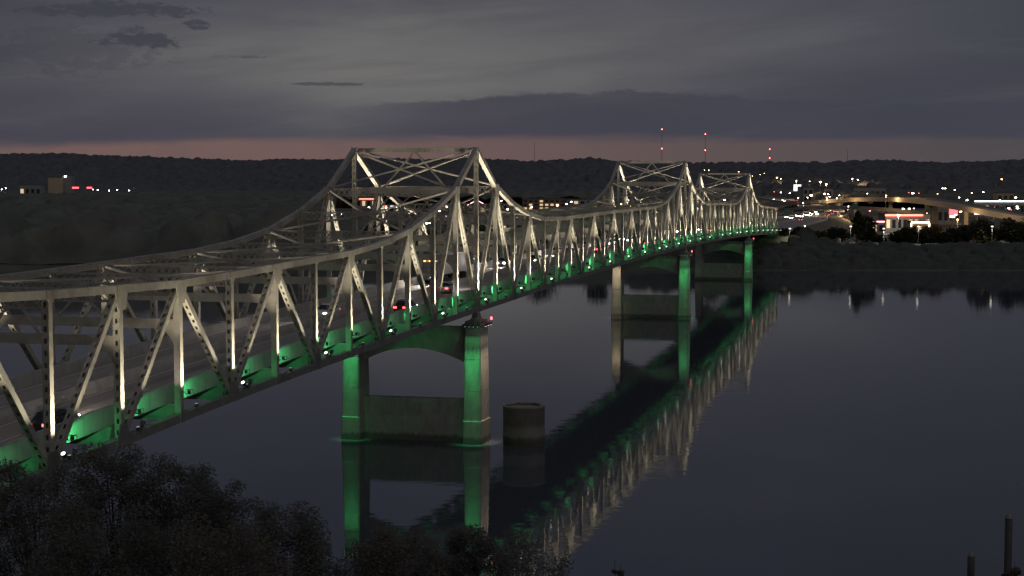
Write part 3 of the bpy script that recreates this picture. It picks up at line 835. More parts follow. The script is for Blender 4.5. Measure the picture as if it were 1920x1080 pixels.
M['pile_cap'] = surf('pile_cap_paint', (0.16, 0.16, 0.155), (0.2, 0.2, 0.19), 3.0, 0.6)
def pile(px, ytop, d, label):
    p = at(px, ytop, d); o = empty('mooring_pile', (p.x, p.y, 0)); tag(o, label, 'pile', 'mooring piles')
    part('shaft', MB().tube([(0, 0, -2), (0, 0, 1), (0, 0, p.z - 0.55)], [0.31, 0.3, 0.3], 16), M['pile'], o, True)
    part('cone_tip', MB().tube([(0, 0, p.z - 0.56), (0, 0, p.z - 0.5), (0, 0, p.z)], [0.32, 0.31, 0.02], 16), M['pile_cap'], o)
pile(1903, 965, 130, 'taller pointed mooring pile with pale cone tip')
pile(1833, 1038, 132, 'shorter mooring pile low in the water')

# ------------------------------------------------------------------ freeway and flyover on the far bank
def ribbon(name, pts, half, thick, mat, parent=None):
    """road slab along a polyline"""
    mb = MB(); P_ = [Vector(p) for p in pts]
    for i, p in enumerate(P_):
        d = (P_[min(i + 1, len(P_) - 1)] - P_[max(0, i - 1)]); d.z = 0; d.normalize(); n = Vector((d.y, -d.x, 0))
        mb.v += [tuple(p - n * half), tuple(p + n * half), tuple(p + n * half - Vector((0, 0, thick))), tuple(p - n * half - Vector((0, 0, thick)))]
    for i in range(len(P_) - 1):
        for q in range(4):
            r = (q + 1) % 4; mb.f.append((i * 4 + q, i * 4 + r, i * 4 + 4 + r, i * 4 + 4 + q))
    mb.f += [(0, 1, 2, 3), tuple(len(mb.v) - 4 + q for q in (3, 2, 1, 0))]
    return part(name, mb, mat, parent)
def smooth_path(pts, n=8):
    P_ = [Vector(p) for p in pts]; out = []
    for i in range(len(P_) - 1):
        p0, p1, p2, p3 = P_[max(0, i - 1)], P_[i], P_[i + 1], P_[min(len(P_) - 1, i + 2)]
        for j in range(n):
            t = j / n
            out.append(0.5 * ((2 * p1) + (p2 - p0) * t + (2 * p0 - 5 * p1 + 4 * p2 - p3) * t * t + (3 * p1 - p0 - 3 * p2 + p3) * t ** 3))
    return out + [P_[-1]]
FW = smooth_path(PATH, 6)
fw = ribbon('freeway_road', FW, 14.5, 0.3, M['deck']); tag(fw, None, None, kind='structure')
def offset_path(pts, o, dz):
    out = []
    for i, p in enumerate(pts):
        d = pts[min(i + 1, len(pts) - 1)] - pts[max(0, i - 1)]; d.z = 0; d.normalize()
        out.append(p + Vector((d.y, -d.x, 0)) * o + Vector((0, 0, dz)))
    return out
for o_, nm in ((14.2, 'freeway barrier on the river-park edge of the road'), (-14.2, 'freeway barrier on the upstream edge of the road'), (0.0, 'median barrier between the two freeway carriageways')):
    tag(ribbon('freeway_barrier', offset_path(FW, o_, 0.95), 0.2, 0.94, M['parapet']), 'concrete ' + nm, 'barrier', 'freeway barriers')
ab = empty('bridge_abutment', BM @ Vector((K1 * P, 0, 0)), BROT); tag(ab, 'tan concrete abutment under the far end of the truss', 'abutment')
part('wall', MB().box(0.5, 6, -1.2, W + 1.2, 0, zc(K1) + 0.6), M['pier'], ab)
part('bearing_ledge', MB().box(-1.2, 0.48, -1.0, W + 1.0, 0, zc(K1) - 0.9), M['pier'], ab)
part('wing_wall', MB().box(6.0, 26, -1.3, -0.5, 3, zc(K1) + 1.3), M['pier'], ab)

M['flyover'] = concrete('flyover_concrete', (0.36, 0.32, 0.26), (0.44, 0.40, 0.33), (0.28, 0.25, 0.21))
FLY = smooth_path([at(1462, 381, 1480), at(1530, 378, 1330), at(1620, 373, 1150), at(1720, 374, 990), at(1830, 390, 850), at(1960, 412, 760), at(2150, 430, 700)], 6)
fl = empty('flyover_ramp', FLY[0] * 1.0); fl.location = (0, 0, 0); tag(fl, 'tan curving flyover ramp crossing above the town lights', 'flyover')
ribbon('deck_slab', FLY, 6.0, 1.9, M['flyover'], fl)
for o_ in (5.85, -5.85): ribbon('parapet', offset_path(FLY, o_, 1.0), 0.15, 0.99, M['flyover'], fl)
for i in range(3, len(FLY), 4):
    p = FLY[i]; zb = gz(p.x, p.y)
    part('support_column', MB().box(p.x - 1.1, p.x + 1.1, p.y - 1.1, p.y + 1.1, zb - 1, p.z - 1.9), M['flyover'], fl)
RMP = smooth_path([at(1478, 392, 1250), at(1560, 388, 1120), at(1640, 390, 1000), at(1720, 396, 930)], 6)
rm = empty('exit_ramp', (0, 0, 0)); tag(rm, 'narrow tan exit ramp running below the curving flyover', 'ramp')
ribbon('deck_slab', RMP, 4.0, 1.4, M['flyover'], rm)
ribbon('parapet', offset_path(RMP, 3.85, 0.9), 0.15, 0.89, M['flyover'], rm)
for i in range(3, len(RMP), 5):
    p = RMP[i]; part('support_column', MB().box(p.x - 0.8, p.x + 0.8, p.y - 0.8, p.y + 0.8, gz(p.x, p.y) - 1, p.z - 1.4), M['flyover'], rm)
pr = [at(1560, 462, 0) for _ in ()]
tag(ribbon('park_road', smooth_path([(128, 668, 7.45), (150, 660, 7.2), (190, 655, 7.2), (240, 652, 7.2), (330, 650, 7.2)], 6), 4.0, 0.25, M['lot']), None, None, kind='structure')
tag(ribbon('town_street', smooth_path([(165, 742, 7.3), (220, 740, 7.2), (300, 735, 7.2), (420, 725, 7.2)], 6), 9.0, 0.2, M['lot']), None, None, kind='structure')

# ------------------------------------------------------------------ vehicles
M['glass'] = surf('dark_glass', (0.015, 0.017, 0.02), (0.03, 0.032, 0.035), 2.0, 0.08)
M['tyre'] = surf('tyre_rubber', (0.02, 0.02, 0.02), (0.035, 0.035, 0.035), 8.0, 0.9)
M['head'] = glow('headlamp', (1.0, 0.93, 0.95), 60.0)
M['tail'] = glow('tail_lamp', (1.0, 0.07, 0.06), 9.0)
M['amber'] = glow('marker_lamp', (1.0, 0.45, 0.08), 9.0)
PAINTS = {'white': (0.62, 0.62, 0.6), 'silver': (0.36, 0.37, 0.38), 'black': (0.03, 0.03, 0.033), 'red': (0.32, 0.04, 0.035), 'blue': (0.05, 0.08, 0.2), 'grey': (0.14, 0.145, 0.15)}
for n_, c_ in PAINTS.items(): M['p_' + n_] = surf('paint_' + n_, c_, tuple(x * 1.1 for x in c_), 1.0, 0.3)
def loft(secs):
    """closed body from cross-sections [(x, [(y,z)...])]"""
    mb = MB(); n = len(secs[0][1])
    for x, pr_ in secs:
        mb.v += [(x, y, z) for y, z in pr_]
    for i in range(len(secs) - 1):
        for q in range(n):
            r = (q + 1) % n; mb.f.append((i * n + q, i * n + r, (i + 1) * n + r, (i + 1) * n + q))
    mb.f += [tuple(range(n))[::-1], tuple(range((len(secs) - 1) * n, len(secs) * n))]
    return mb
def cs(hw, z0, z1, tw=0.9):
    return [(-hw, z0), (hw, z0), (hw * 1.02, (z0 + z1) / 2), (hw * tw, z1), (-hw * tw, z1), (-hw * 1.02, (z0 + z1) / 2)]
BODY = loft([(-2.25, cs(.72, .42, .82)), (-2.1, cs(.84, .3, .95)), (-1.2, cs(.9, .25, 1.0)), (0.9, cs(.9, .25, .98)), (1.8, cs(.86, .27, .86)), (2.2, cs(.74, .36, .72))])
CABIN = loft([(-1.75, cs(.72, .95, .98, .9)), (-1.15, cs(.74, .96, 1.42, .8)), (-0.2, cs(.75, .97, 1.5, .8)), (0.45, cs(.75, .97, 1.44, .8)), (1.15, cs(.74, .93, .97, .9))])
ROOF = loft([(-1.12, cs(.60, 1.40, 1.44)), (-0.2, cs(.61, 1.47, 1.525)), (0.42, cs(.60, 1.42, 1.465))])
ME_BODY = {}
def car_proto():
    pass
wheel_mb = MB().tube([(0, -0.11, 0), (0, -0.1, 0), (0, 0.1, 0), (0, 0.11, 0)], [0.22, 0.33, 0.33, 0.22], 14)
ME_WHEEL = wheel_mb.mesh('wheel', M['tyre']); ME_CABIN = CABIN.mesh('window_glass', M['glass'])
ME_HEAD = MB().frame_box(Vector((0, 0, 0)), Vector((0.05, 0, 0)), Vector((0, 0.17, 0)), Vector((0, 0, 0.09))).mesh('headlight', M['head'])
ME_TAIL = MB().frame_box(Vector((0, 0, 0)), Vector((0.04, 0, 0)), Vector((0, 0.2, 0)), Vector((0, 0, 0.09))).mesh('taillight', M['tail'])
def car(loc, rz, paint, label, group, pitch=0.0, name='car'):
    o = empty(name, loc, rz); o.rotation_euler = (0, pitch, rz)
    tag(o, label, 'car', group)
    if paint not in ME_BODY:
        ME_BODY[paint] = (BODY.mesh('body', M['p_' + paint]), ROOF.mesh('roof', M['p_' + paint]))
    link('body', ME_BODY[paint][0], o); link('roof', ME_BODY[paint][1], o); link('window_glass', ME_CABIN, o)
    for x in (-1.35, 1.4):
        for y in (-0.8, 0.8): link('wheel', ME_WHEEL, o, (x, y, 0.33))
    for y in (-0.58, 0.58):
        link('headlight', ME_HEAD, o, (2.16, y, 0.62)); link('taillight', ME_TAIL, o, (-2.22, y, 0.74))
    return o
def beam(o, watts, cone=70, fwd=2.5, z=0.8):
    return spot((fwd, 0, z), (fwd + 16, 0, 0.0), watts, (1.0, 0.86, 0.76), cone, 0.9, o, 0.25)
def bridge_k(px, y):
    lo, hi = -14.5, 47.8
    for _ in range(40):
        m_ = (lo + hi) / 2; p = BM @ Vector((m_ * P, y, 0))
        if 960 + FPX * p.x / p.y < px: lo = m_
        else: hi = m_
    return lo
TOWARD = [(612, 10.3, 'white', 'between the outer truss posts before the first tower'), (945, 13.6, 'silver', 'just past the first tower'), (1003, 10.3, 'black', 'leading the pair beyond the first tower'),
          (1042, 13.6, 'white', 'beside the first low point of the top chord'), (1066, 10.3, 'grey', 'following close behind at the low point of the top chord'), (1098, 13.6, 'blue', 'at the start of the level middle truss'),
          (1150, 10.3, 'white', 'near the centre of the middle truss'), (1168, 13.6, 'silver', 'bunched with others near the centre of the middle truss'), (1184, 10.3, 'grey', 'last of the bunch near the middle truss'),
          (1268, 13.6, 'white', 'approaching the second tower'), (1290, 10.3, 'black', 'under the second tower'), (1308, 13.6, 'silver', 'just beyond the second tower'), (1320, 10.3, 'white', 'between the second and third towers'),
          (1385, 13.6, 'grey', 'approaching the third tower'), (1425, 10.3, 'white', 'entering the far end of the truss')]
AWAY = [(95, 3.3, 'black', 'by the near green-lit parapet'), (760, 3.3, 'black', 'shortly before the first tower'), (838, 6.5, 'silver', 'passing under the first tower'),
        (1128, 6.5, 'red', 'on the level middle truss'), (1208, 3.3, 'black', 'where the chord begins to climb to the second tower'), (1332, 6.5, 'white', 'past the second tower'), (1358, 3.3, 'grey', 'close to the third tower'), (1440, 6.5, 'blue', 'leaving the far end of the truss')]
def put_on_bridge(px, y, f, away):
    k = bridge_k(px, y); sl = (zc(k + 0.5) - zc(k - 0.5)) / P
    p = BM @ Vector((k * P, y, zc(k) + 1.41))
    return p, (BROT if away else BROT + math.pi), (-math.atan(sl) if away else math.atan(sl)), k
for px, y, c, w in TOWARD:
    p, rz, pt, k = put_on_bridge(px, y, c, False)
    o = car(p, rz, c, f'{c} oncoming car {w}', 'cars on the bridge', pt)
    beam(o, 2600 if k < 12 else 2000)
for px, y, c, w in AWAY:
    p, rz, pt, k = put_on_bridge(px, y, c, True)
    o = car(p, rz, c, f'{c} car with red tail lights {w}', 'cars on the bridge', pt)
    beam(o, 2600 if k < 12 else 2000)
# articulated lorry under the first tower
p, rz, pt, k = put_on_bridge(818, 13.5, 0, False)
tr = empty('semi_truck', p, rz); tag(tr, 'white box trailer lorry with amber marker lamps before the first tower', 'truck')
part('trailer', MB().prism([(-12.4, 1.15), (1.2, 1.15), (1.2, 3.95), (1.1, 4.05), (-12.3, 4.05), (-12.4, 3.95)], -1.27, 1.27), M['p_white'], tr)
part('cab', loft([(1.5, cs(1.2, .9, 3.4, .95)), (3.2, cs(1.2, .7, 3.2, .92)), (3.6, cs(1.15, .7, 2.0, .95)), (5.0, cs(1.0, .6, 1.75, .9)), (5.2, cs(.9, .6, 1.4, .9))]), M['p_grey'], tr)
part('windscreen', loft([(3.24, cs(1.0, 2.05, 3.0, .9)), (3.46, cs(1.0, 2.03, 2.4, .95))]), M['glass'], tr)
part('chassis', MB().box(-12.2, 5.0, -0.5, 0.5, 0.75, 1.14), M['tyre'], tr)
for x in (-11.6, -10.3, 0.2, 1.5, 4.3):
    for y in (-0.95, 0.95):
        w_ = link('wheel', ME_WHEEL, tr, (x, y, 0.5)); w_.scale = (1.5, 2.0, 1.5)
for y in (-0.8, 0.8): link('headlight', ME_HEAD, tr, (5.16, y, 1.0))
ma = MB().frame_box(Vector((0, 0, 0)), Vector((0.05, 0, 0)), Vector((0, 0.12, 0)), Vector((0, 0, 0.06))).mesh('marker_lamp', M['amber'])
for y in (-1.0, -0.35, 0.35, 1.0): link('marker_lamp', ma, tr, (1.24, y, 3.85))
for y in (-0.8, 0.0, 0.8): link('marker_lamp', ma, tr, (3.23, y, 3.28))
beam(tr, 3000, 80, 5.5, 1.0)

def road_pt(py_frac):
    """point and heading along the freeway axis, 0..1"""
    L = [0]
    for a, b in zip(FW[:-1], FW[1:]): L.append(L[-1] + (b - a).length)
    t = py_frac * L[-1]
    for i in range(len(FW) - 1):
        if t <= L[i + 1]:
            f = (t - L[i]) / (L[i + 1] - L[i]); d = (FW[i + 1] - FW[i]).normalized()
            return FW[i].lerp(FW[i + 1], f), d
    return FW[-1], (FW[-1] - FW[-2]).normalized()
cols = list(PAINTS)
def on_freeway(f, off, away, i, n):
    p, d = road_pt(f); nrm = Vector((d.y, -d.x, 0)); q = p + nrm * off + Vector((0, 0, 0.02))
    rz = math.atan2(d.y, d.x) + (0 if away else math.pi)
    c = cols[(i * 5 + n) % 6]
    w = f'{c} freeway car with ' + ('tail lights' if away else 'headlights') + f', {ORD[i]} of its carriageway past the truss end'
    car(q, rz, c, w, 'cars on the freeway')
for i, (f, off) in enumerate([(.035, -4), (.075, -8), (.13, -5), (.145, -10), (.16, -4), (.17, -8), (.18, -11), (.19, -5), (.20, -8.5), (.21, -11), (.218, -4), (.228, -8), (.24, -5), (.255, -9), (.28, -6), (.40, -6), (.42, -9), (.62, -5), (.66, -8), (.70, -5), (.75, -9)]):
    on_freeway(f, off, False, i, 0)
for i, (f, off) in enumerate([(.10, 4), (.17, 8), (.20, 4), (.225, 9), (.24, 5), (.30, 6), (.55, 5), (.68, 6)]):
    on_freeway(f, off, True, i, 3)

# ------------------------------------------------------------------ town lamps
M['pole'] = surf('pole_steel', (0.12, 0.12, 0.12), (0.17, 0.17, 0.165), 3.0, 0.6)
M['l_white'] = glow('lamp_white', (1.0, 0.93, 0.84), 36.0)
M['l_amber'] = glow('lamp_amber', (1.0, 0.58, 0.26), 30.0)
M['l_cool'] = glow('lamp_cool', (0.8, 0.9, 1.0), 26.0)
M['l_dim'] = glow('lamp_dim', (1.0, 0.88, 0.68), 4.0)
M['l_red'] = glow('lamp_red', (1.0, 0.12, 0.10), 20.0)
LM = {c: MB().tube([(0, 0, -0.16), (0, 0, 0.0), (0, 0, 0.2)], [0.42, 0.5, 0.3], 8).mesh('lamp_head', M['l_' + c]) for c in ('white', 'amber', 'cool', 'red', 'dim')}
POOL = {'white': (1.0, 0.9, 0.75), 'amber': (1.0, 0.62, 0.28), 'cool': (0.85, 0.93, 1.0), 'red': (1, 0.2, 0.1), 'dim': (1.0, 0.88, 0.68)}
def street_lamp(px, py, H, col, label, group, size=1.0, light=0, d=None):
    if d is None:
        ds = np.geomspace(1350 if H > 20 else 900, 5200, 400)
        e_ = np.abs(CAM_Z - (py - HOR) / FPX * ds - gz_arr((px - 960) / FPX * ds, ds) - H)
        d = float(ds[int(np.argmin(e_))])
    p = at(px, py, d); zb = gz(p.x, p.y)
    o = empty('street_lamp', (p.x, p.y, zb)); tag(o, label, 'street lamp', group)
    h = max(2.5, p.z - zb)
    part('pole', MB().tube([(0, 0, -0.5), (0, 0, h * 0.5), (0, 0, h)], [0.16, 0.12, 0.09], 6), M['pole'], o)
    part('arm', MB().bar((-0.9, 0, h + 0.08), (0.9, 0, h + 0.08), 0.1, 0.1, Vector((0, 1, 0))), M['pole'], o)
    hd = link('lamp_head', LM[col], o, (0, -0.05, h - 0.1)); hd.scale = (size, size, size)
    if light:
        ld = bpy.data.lights.new('lamp_light', 'POINT' if d > 760 else 'SPOT'); ld.energy = light * (0.5 if d > 760 else 1.0); ld.color = POOL[col]; ld.shadow_soft_size = 0.8
        if d <= 760: ld.spot_size = math.radians(136); ld.spot_blend = 0.5
        lo = bpy.data.objects.new('lamp_light', ld); COL.objects.link(lo); lo.parent = o; lo.location = (0, 0, h - 0.9)
    return o
ZONES = [
 ('low white lamp along the far wood road, {} from the tan hotel', 'lamps along the wood road', 10, [(176, 355), (185, 356, 1.4), (198, 355), (206, 357, 1.6), (214, 354, 1.3), (221, 356, 1.3), (243, 357, 1.3), (249, 355), (255, 354), (287, 355, 1.3), (293, 355, 1.2), (316, 355, .8), (336, 353, .8), (304, 389, .5)], 'white'),
 ('bright lot lamp clustered near the lit yard beyond the tan hotel, {} from the hotel', 'lamps round the lit yard', 12, [(72, 347), (66, 348, 1.5), (60, 342, 1.6), (52, 340, 1.5), (47, 347, 1.6), (20, 351, 1.2), (13, 353, 1.4), (5, 355, 1.4), (27, 345)], 'white'),
 ('faint house lamp up on the wooded bluff, {} along the ridge', 'house lamps on the bluff', 6, [(604, 309, .9), (612, 312, 1.2), (618, 312, 1.2), (570, 310, .6), (1058, 312, 1), (1066, 311, .8), (1094, 311, 1.1), (1100, 311, 1.1), (1134, 311, .8), (1178, 321, .8), (1008, 312, .5), (1218, 322, 1.0), (1632, 322, .7)], 'amber'),
 ('white street lamp on the flat seen through the first tower, {} from the near foliage', 'lamps seen through the first tower', 10, [(592, 389, .8), (601, 391, .8), (598, 384, .7), (622, 403, .7), (640, 401, .6), (692, 388, .8), (714, 398, .7), (724, 389, .7), (745, 388, .8), (752, 396, .6), (824, 395, .8), (838, 388, .7), (852, 392, .6), (800, 419, .8), (806, 418, .8), (845, 455, .6)], 'white'),
 ('white lamp by the brick motel, {} from the first tower', 'lamps by the brick motel', 9, [(940, 376, .8), (952, 392, .9), (994, 371, 1.3), (1003, 372, .9), (997, 388, .8), (1045, 385, .8), (1062, 382, .8), (1071, 378, .9), (1104, 374, 1), (1103, 384, .8), (1071, 347, .7)], 'white'),
 ('tall amber highway lamp beyond the flyover, {} from the bridge', 'amber highway lamps', 24, [(1320, 319, 1.2), (1328, 319, 1.2), (1347, 327, .9), (1363, 336, .8), (1384, 322, 1.2), (1410, 330, .9), (1424, 327, .9), (1432, 325, 1), (1456, 333, 1.7), (1463, 335, 1.1), (1492, 339, 1.0), (1517, 340, 1.0), (1537, 341, 2.0), (1548, 345, 1.3), (1597, 335, 1.5), (1607, 337, 2.0), (1876, 336, 2.0), (1766, 353, 1.1), (1771, 353, 1.1)], 'amber'),
 ('white lot lamp beyond the flyover, {} from the bridge', 'white lot lamps beyond the flyover', 11, [(1456, 312, 2.0), (1466, 346, .9), (1480, 362, 1), (1490, 356, 1.4), (1537, 352, 1.1), (1540, 361, 1.6), (1545, 363, 1.2), (1520, 366, 1.6), (1552, 364, .9), (1560, 364, .8), (1573, 366, .9), (1588, 357, .9), (1608, 356, 1), (1625, 363, .8), (1631, 322, .9), (1645, 352, 1.3), (1681, 336, 1.3), (1693, 340, 1.8), (1682, 349, 1.5), (1710, 362, 2.3), (1788, 356, 1.3), (1797, 370, .9), (1838, 353, 1.0), (1842, 360, 1.3), (1891, 368, 2.4), (1903, 370, 1.4)], 'white'),
 ('small white lamp along the flyover edge, {} from the bridge', 'lamps along the flyover edge', 11, [(1744, 374, 1.2), (1812, 375, 1.1), (1855, 376, 1), (1874, 375, 1), (1886, 376, .9), (1851, 388, 1), (1907, 390, 1), (1693, 391, .9)], 'white'),
]
for lab, grp, H, pts, col in ZONES:
    for i, q in enumerate(pts):
        sz = q[2] if len(q) > 2 else 1.0
        street_lamp(q[0], q[1], H, col, lab.format(ORD[i]), grp, sz * 1.25, 90000 if (H > 20 and 1440 < q[0] < 1620) else 0)
# nearer lamps that light the bank
BANK = [(1481, 428, 650, 'dim', 900, .9, 'beside the abutment'), (1509, 451, 668, 'white', 900, .5, 'low beside the abutment trees'), (1595, 424, 645, 'dim', 2200, .9, 'against the tallest park tree'), (1657, 428, 648, 'dim', 7000, .9, 'on the lit lawn before the grey shop'),
        (1684, 403, 800, 'white', 16000, 1.5, 'glaring over the diner roof'), (1722, 424, 642, 'dim', 2000, .9, 'in front of the shop with warm eaves'), (1795, 411, 830, 'amber', 16000, .8, 'below the square red sign'), (1823, 420, 780, 'amber', 14000, .5, 'between the olive trees'),
        (1860, 424, 640, 'dim', 2200, .9, 'next to the largest black tree'), (1897, 450, 668, 'cool', 3000, .8, 'under the black tree'), (1914, 451, 668, 'cool', 3000, .8, 'beyond the black tree'), (1862, 393, 860, 'amber', 14000, .6, 'above the wide white sign'),
        (1590, 386, 940, 'amber', 30000, .5, 'over the exit ramp'), (1550, 372, 1150, 'amber', 60000, .5, 'at the start of the flyover'), (1505, 380, 1250, 'amber', 60000, .5, 'over the freeway bend'), (1660, 366, 1020, 'amber', 24000, .5, 'on the crest of the flyover')]
for px, py, d, col, E_, sz, w in BANK:
    street_lamp(px, py, 10, col, f'{"dull warm" if col == "dim" else col} street lamp on the far bank {w}', 'lamps lighting the far bank', sz, E_, d)
r_ = random.Random(5)
for nm, x0, x1, y0, y1, n, H in (('below the bluff over the town', 1450, 1915, 340, 362, 30, 9), ('between the freeway bend and the flyover', 1470, 1760, 362, 374, 28, 9), ('among the shops under the flyover', 1630, 1915, 386, 404, 30, 8), ('on the dark flat behind the second tower', 1130, 1450, 372, 392, 18, 8), ('up the lower slope of the bluff', 1300, 1915, 324, 343, 24, 9), ('far along the wood road', 20, 330, 351, 357, 16, 8)):
    xs_ = sorted(r_.uniform(x0, x1) for _ in range(n))
    for i, x_ in enumerate(xs_ if x0 > 400 else xs_[::-1]):
        c_ = r_.choices(('white', 'amber', 'cool', 'red'), (0.36, 0.46, 0.06, 0.12))[0]
        street_lamp(x_, r_.uniform(y0, y1), H, c_, f'tiny {c_} lamp {nm}, {ORD[i]} from the bridge', 'small town lamps ' + nm, r_.uniform(0.6, 1.5))

# ------------------------------------------------------------------ town buildings and signs
M['tan_wall'] = surf('tan_stucco', (0.42, 0.34, 0.22), (0.48, 0.40, 0.27), 0.6, 0.9)
M['grey_wall'] = surf('grey_cladding', (0.22, 0.22, 0.21), (0.28, 0.28, 0.27), 0.6, 0.8)
M['brick'] = surf('brick_wall', (0.20, 0.12, 0.085), (0.26, 0.16, 0.11), 0.8, 0.9)
M['roof'] = surf('flat_roof', (0.07, 0.07, 0.07), (0.1, 0.1, 0.1), 0.5, 0.9)
M['win_lit'] = glow('lit_window', (1.0, 0.72, 0.38), 0.7)
M['win_dark'] = surf('dark_window', (0.02, 0.022, 0.025), (0.03, 0.03, 0.035), 1.0, 0.15)
M['neon_red'] = glow('neon_red', (1.0, 0.12, 0.08), 7.0)
M['neon_warm'] = glow('neon_warm', (1.0, 0.72, 0.58), 5.0)
M['neon_white'] = glow('neon_white', (0.95, 0.97, 1.0), 5.0)
M['neon_pink'] = glow('neon_pink', (1.0, 0.45, 0.5), 4.0)
M['sign_white'] = glow('sign_white', (0.93, 0.95, 1.0), 1.7)
M['sign_red'] = glow('sign_red', (1.0, 0.10, 0.12), 3.0)
M['sign_back'] = surf('sign_cabinet', (0.1, 0.1, 0.1), (0.14, 0.14, 0.14), 1, 0.7)
M['sign_green'] = surf('sign_green', (0.02, 0.12, 0.09), (0.025, 0.14, 0.10), 1, 0.5)
def building(px0, px1, ytop, d, depth, wall, label, cat='building', lit=0.25, rows=2, wpx=9, gable=0, seed=1, windows=True):
    a, b = at(px0, ytop, d), at(px1, ytop, d); w = b.x - a.x; zb = gz((a.x + b.x) / 2, d); h = a.z - zb
    o = empty('building', ((a.x + b.x) / 2, d, zb)); tag(o, label, cat, None)
    part('wall', MB().box(-w / 2, w / 2, 0, depth, -1, h), M[wall], o)
    r = random.Random(seed)
    if gable:
        part('roof', MB().prism([(-w / 2 - .6, h), (w / 2 + .6, h), (0, h + gable)][::-1], -0.6, depth + .6), M['roof'], o)
    else:
        part('roof', MB().box(-w / 2 - 0.25, w / 2 + 0.25, -0.25, depth + 0.25, h + 0.002, h + 0.5), M['roof'], o)
    if windows:
        ww = wpx * d / FPX; n = max(1, int(w / ww)); st = w / n; rh = h / (rows + 0.15)
        for j in range(rows):
            for i in range(n):
                cx = -w / 2 + st * (i + .5); cz = rh * (j + .55)
                part('window', MB().box(cx - st * .3, cx + st * .3, -0.06, 0.05, cz - rh * .27, cz + rh * .27), M['win_lit' if r.random() < lit else 'win_dark'], o)
    return o, w, h
building(92, 117, 333, 2300, 18, 'tan_wall', 'tan hotel block standing alone above the dark wood', lit=0.02, rows=3, wpx=6, windows=False)
bt, bw, bh = building(117.5, 136, 329, 2310, 18, 'grey_wall', 'dimmer taller wing adjoining the tan hotel block', lit=0.0, rows=3, windows=False)
part('rooftop_lamp', MB().box(-3.2, -0.2, -0.5, 0.4, bh - 2.5, bh - 0.2), M['neon_white'], bt)
building(980, 1060, 373, 1400, 16, 'brick', 'long brick motel with lit windows beyond the low point of the truss', lit=0.3, rows=3, wpx=9, seed=4)
building(1062, 1122, 374, 1410, 16, 'grey_wall', 'grey motel wing next to the brick motel', lit=0.15, rows=2, wpx=12, seed=5)
o, w, h = building(877, 911, 385, 1290, 12, 'tan_wall', 'gabled restaurant outlined in pink neon beside the first tower', lit=0.5, rows=1, wpx=11, gable=4.2, seed=6)
for sx in (-1, 1): part('neon_edge', MB().bar((sx * (w / 2 + .6), -0.75, h), (0, -0.75, h + 4.3), 0.3, 0.45, Vector((0, 1, 0))), M['neon_pink'], o)
o, w, h = building(668, 706, 371, 1500, 14, 'grey_wall', 'grey store with a long red sign strip seen inside the first tower', lit=0.2, rows=1, seed=7)
part('sign_strip', MB().box(-w / 2 + 3, w / 2, -0.4, -0.1, h - 1.4, h - 0.5), M['neon_red'], o)
o, w, h = building(718, 762, 384, 1300, 14, 'grey_wall', 'low store with several small red and white signs inside the first tower', lit=0.4, rows=1, seed=8)
for q, mm in ((-.4, 'neon_red'), (-.1, 'sign_white'), (.22, 'neon_pink'), (.38, 'neon_red')): part('sign_panel', MB().box(w * q - 1.3, w * q + 1.3, -0.35, -0.1, h - 1.9, h - 0.7), M[mm], o)
o, w, h = building(766, 792, 402, 1180, 10, 'grey_wall', 'small gabled kiosk with white roof edges under the descending chord', lit=0.3, rows=1, gable=4.0, seed=9)
for sx in (-1, 1): part('neon_edge', MB().bar((sx * (w / 2 + .6), -0.75, h), (0, -0.75, h + 4.1), 0.3, 0.4, Vector((0, 1, 0))), M['neon_warm'], o)
o, w, h = building(812, 838, 405, 1120, 10, 'tan_wall', 'low tan shop with pale lit eaves behind the truss posts', lit=0.5, rows=1, seed=10)
part('neon_edge', MB().box(-w / 2, w / 2, -0.4, -0.1, h - .5, h + .1), M['neon_warm'], o)
o, w, h = building(825, 842, 382, 1420, 10, 'grey_wall', 'store with stacked red neon bars behind the first tower', lit=0.3, rows=1, seed=12)
for q in (.3, 1.2, 2.0): part('sign_strip', MB().box(-w / 2, w / 2, -0.4, -0.1, h - q - .35, h - q), M['neon_pink'], o)
o, w, h = building(38, 78, 347, 2250, 20, 'grey_wall', 'bright lit depot low against the bluff near the tan hotel', lit=0.6, rows=1, seed=13)
for px, lab in ((143, 'red lit sign next to the tan hotel'), (169, 'smaller red lit sign further along the wood road')):
    p = at(px, 352, 2250); zb = gz(p.x, p.y); g_ = empty('roadside_sign', (p.x, p.y, zb)); tag(g_, lab, 'sign')
    w = 4.6 if px < 150 else 3.6
    part('panel', MB().box(-w, w, 0, 0.5, p.z - zb - 1.2, p.z - zb + 1.2), M['sign_red'], g_); part('post', MB().box(-.4, .4, 0.05, 0.45, -1, p.z - zb - 1.21), M['pole'], g_)
o, w, h = building(1660, 1744, 402, 820, 16, 'grey_wall', 'flat-roofed diner edged with a glowing red roof band', lit=0.35, rows=1, wpx=10, seed=14)
part('neon_band', MB().box(-w / 2 - 0.3, w / 2 - 4, -0.5, -0.27, h - 0.75, h + 0.1), M['neon_red'], o)
o, w, h = building(1708, 1742, 416, 770, 9, 'tan_wall', 'small shop with a string of warm lamps along its eaves', lit=0.5, rows=1, seed=15)
part('neon_edge', MB().box(-w / 2, w / 2, -0.4, -0.1, h - 0.5, h + 0.2), M['neon_warm'], o)
for sx in (-1, 1): part('neon_edge', MB().box(sx * w / 2 - .3, sx * w / 2 + .3, -0.45, -0.15, h - 2.2, h - 0.52), M['neon_warm'], o)
o, w, h = building(1634, 1658, 415, 790, 9, 'grey_wall', 'low grey shop with white eaves next to the diner', lit=0.4, rows=1, seed=16)
part('neon_edge', MB().box(-w / 2, w / 2, -0.4, -0.1, h - .4, h + .2), M['neon_pink'], o)
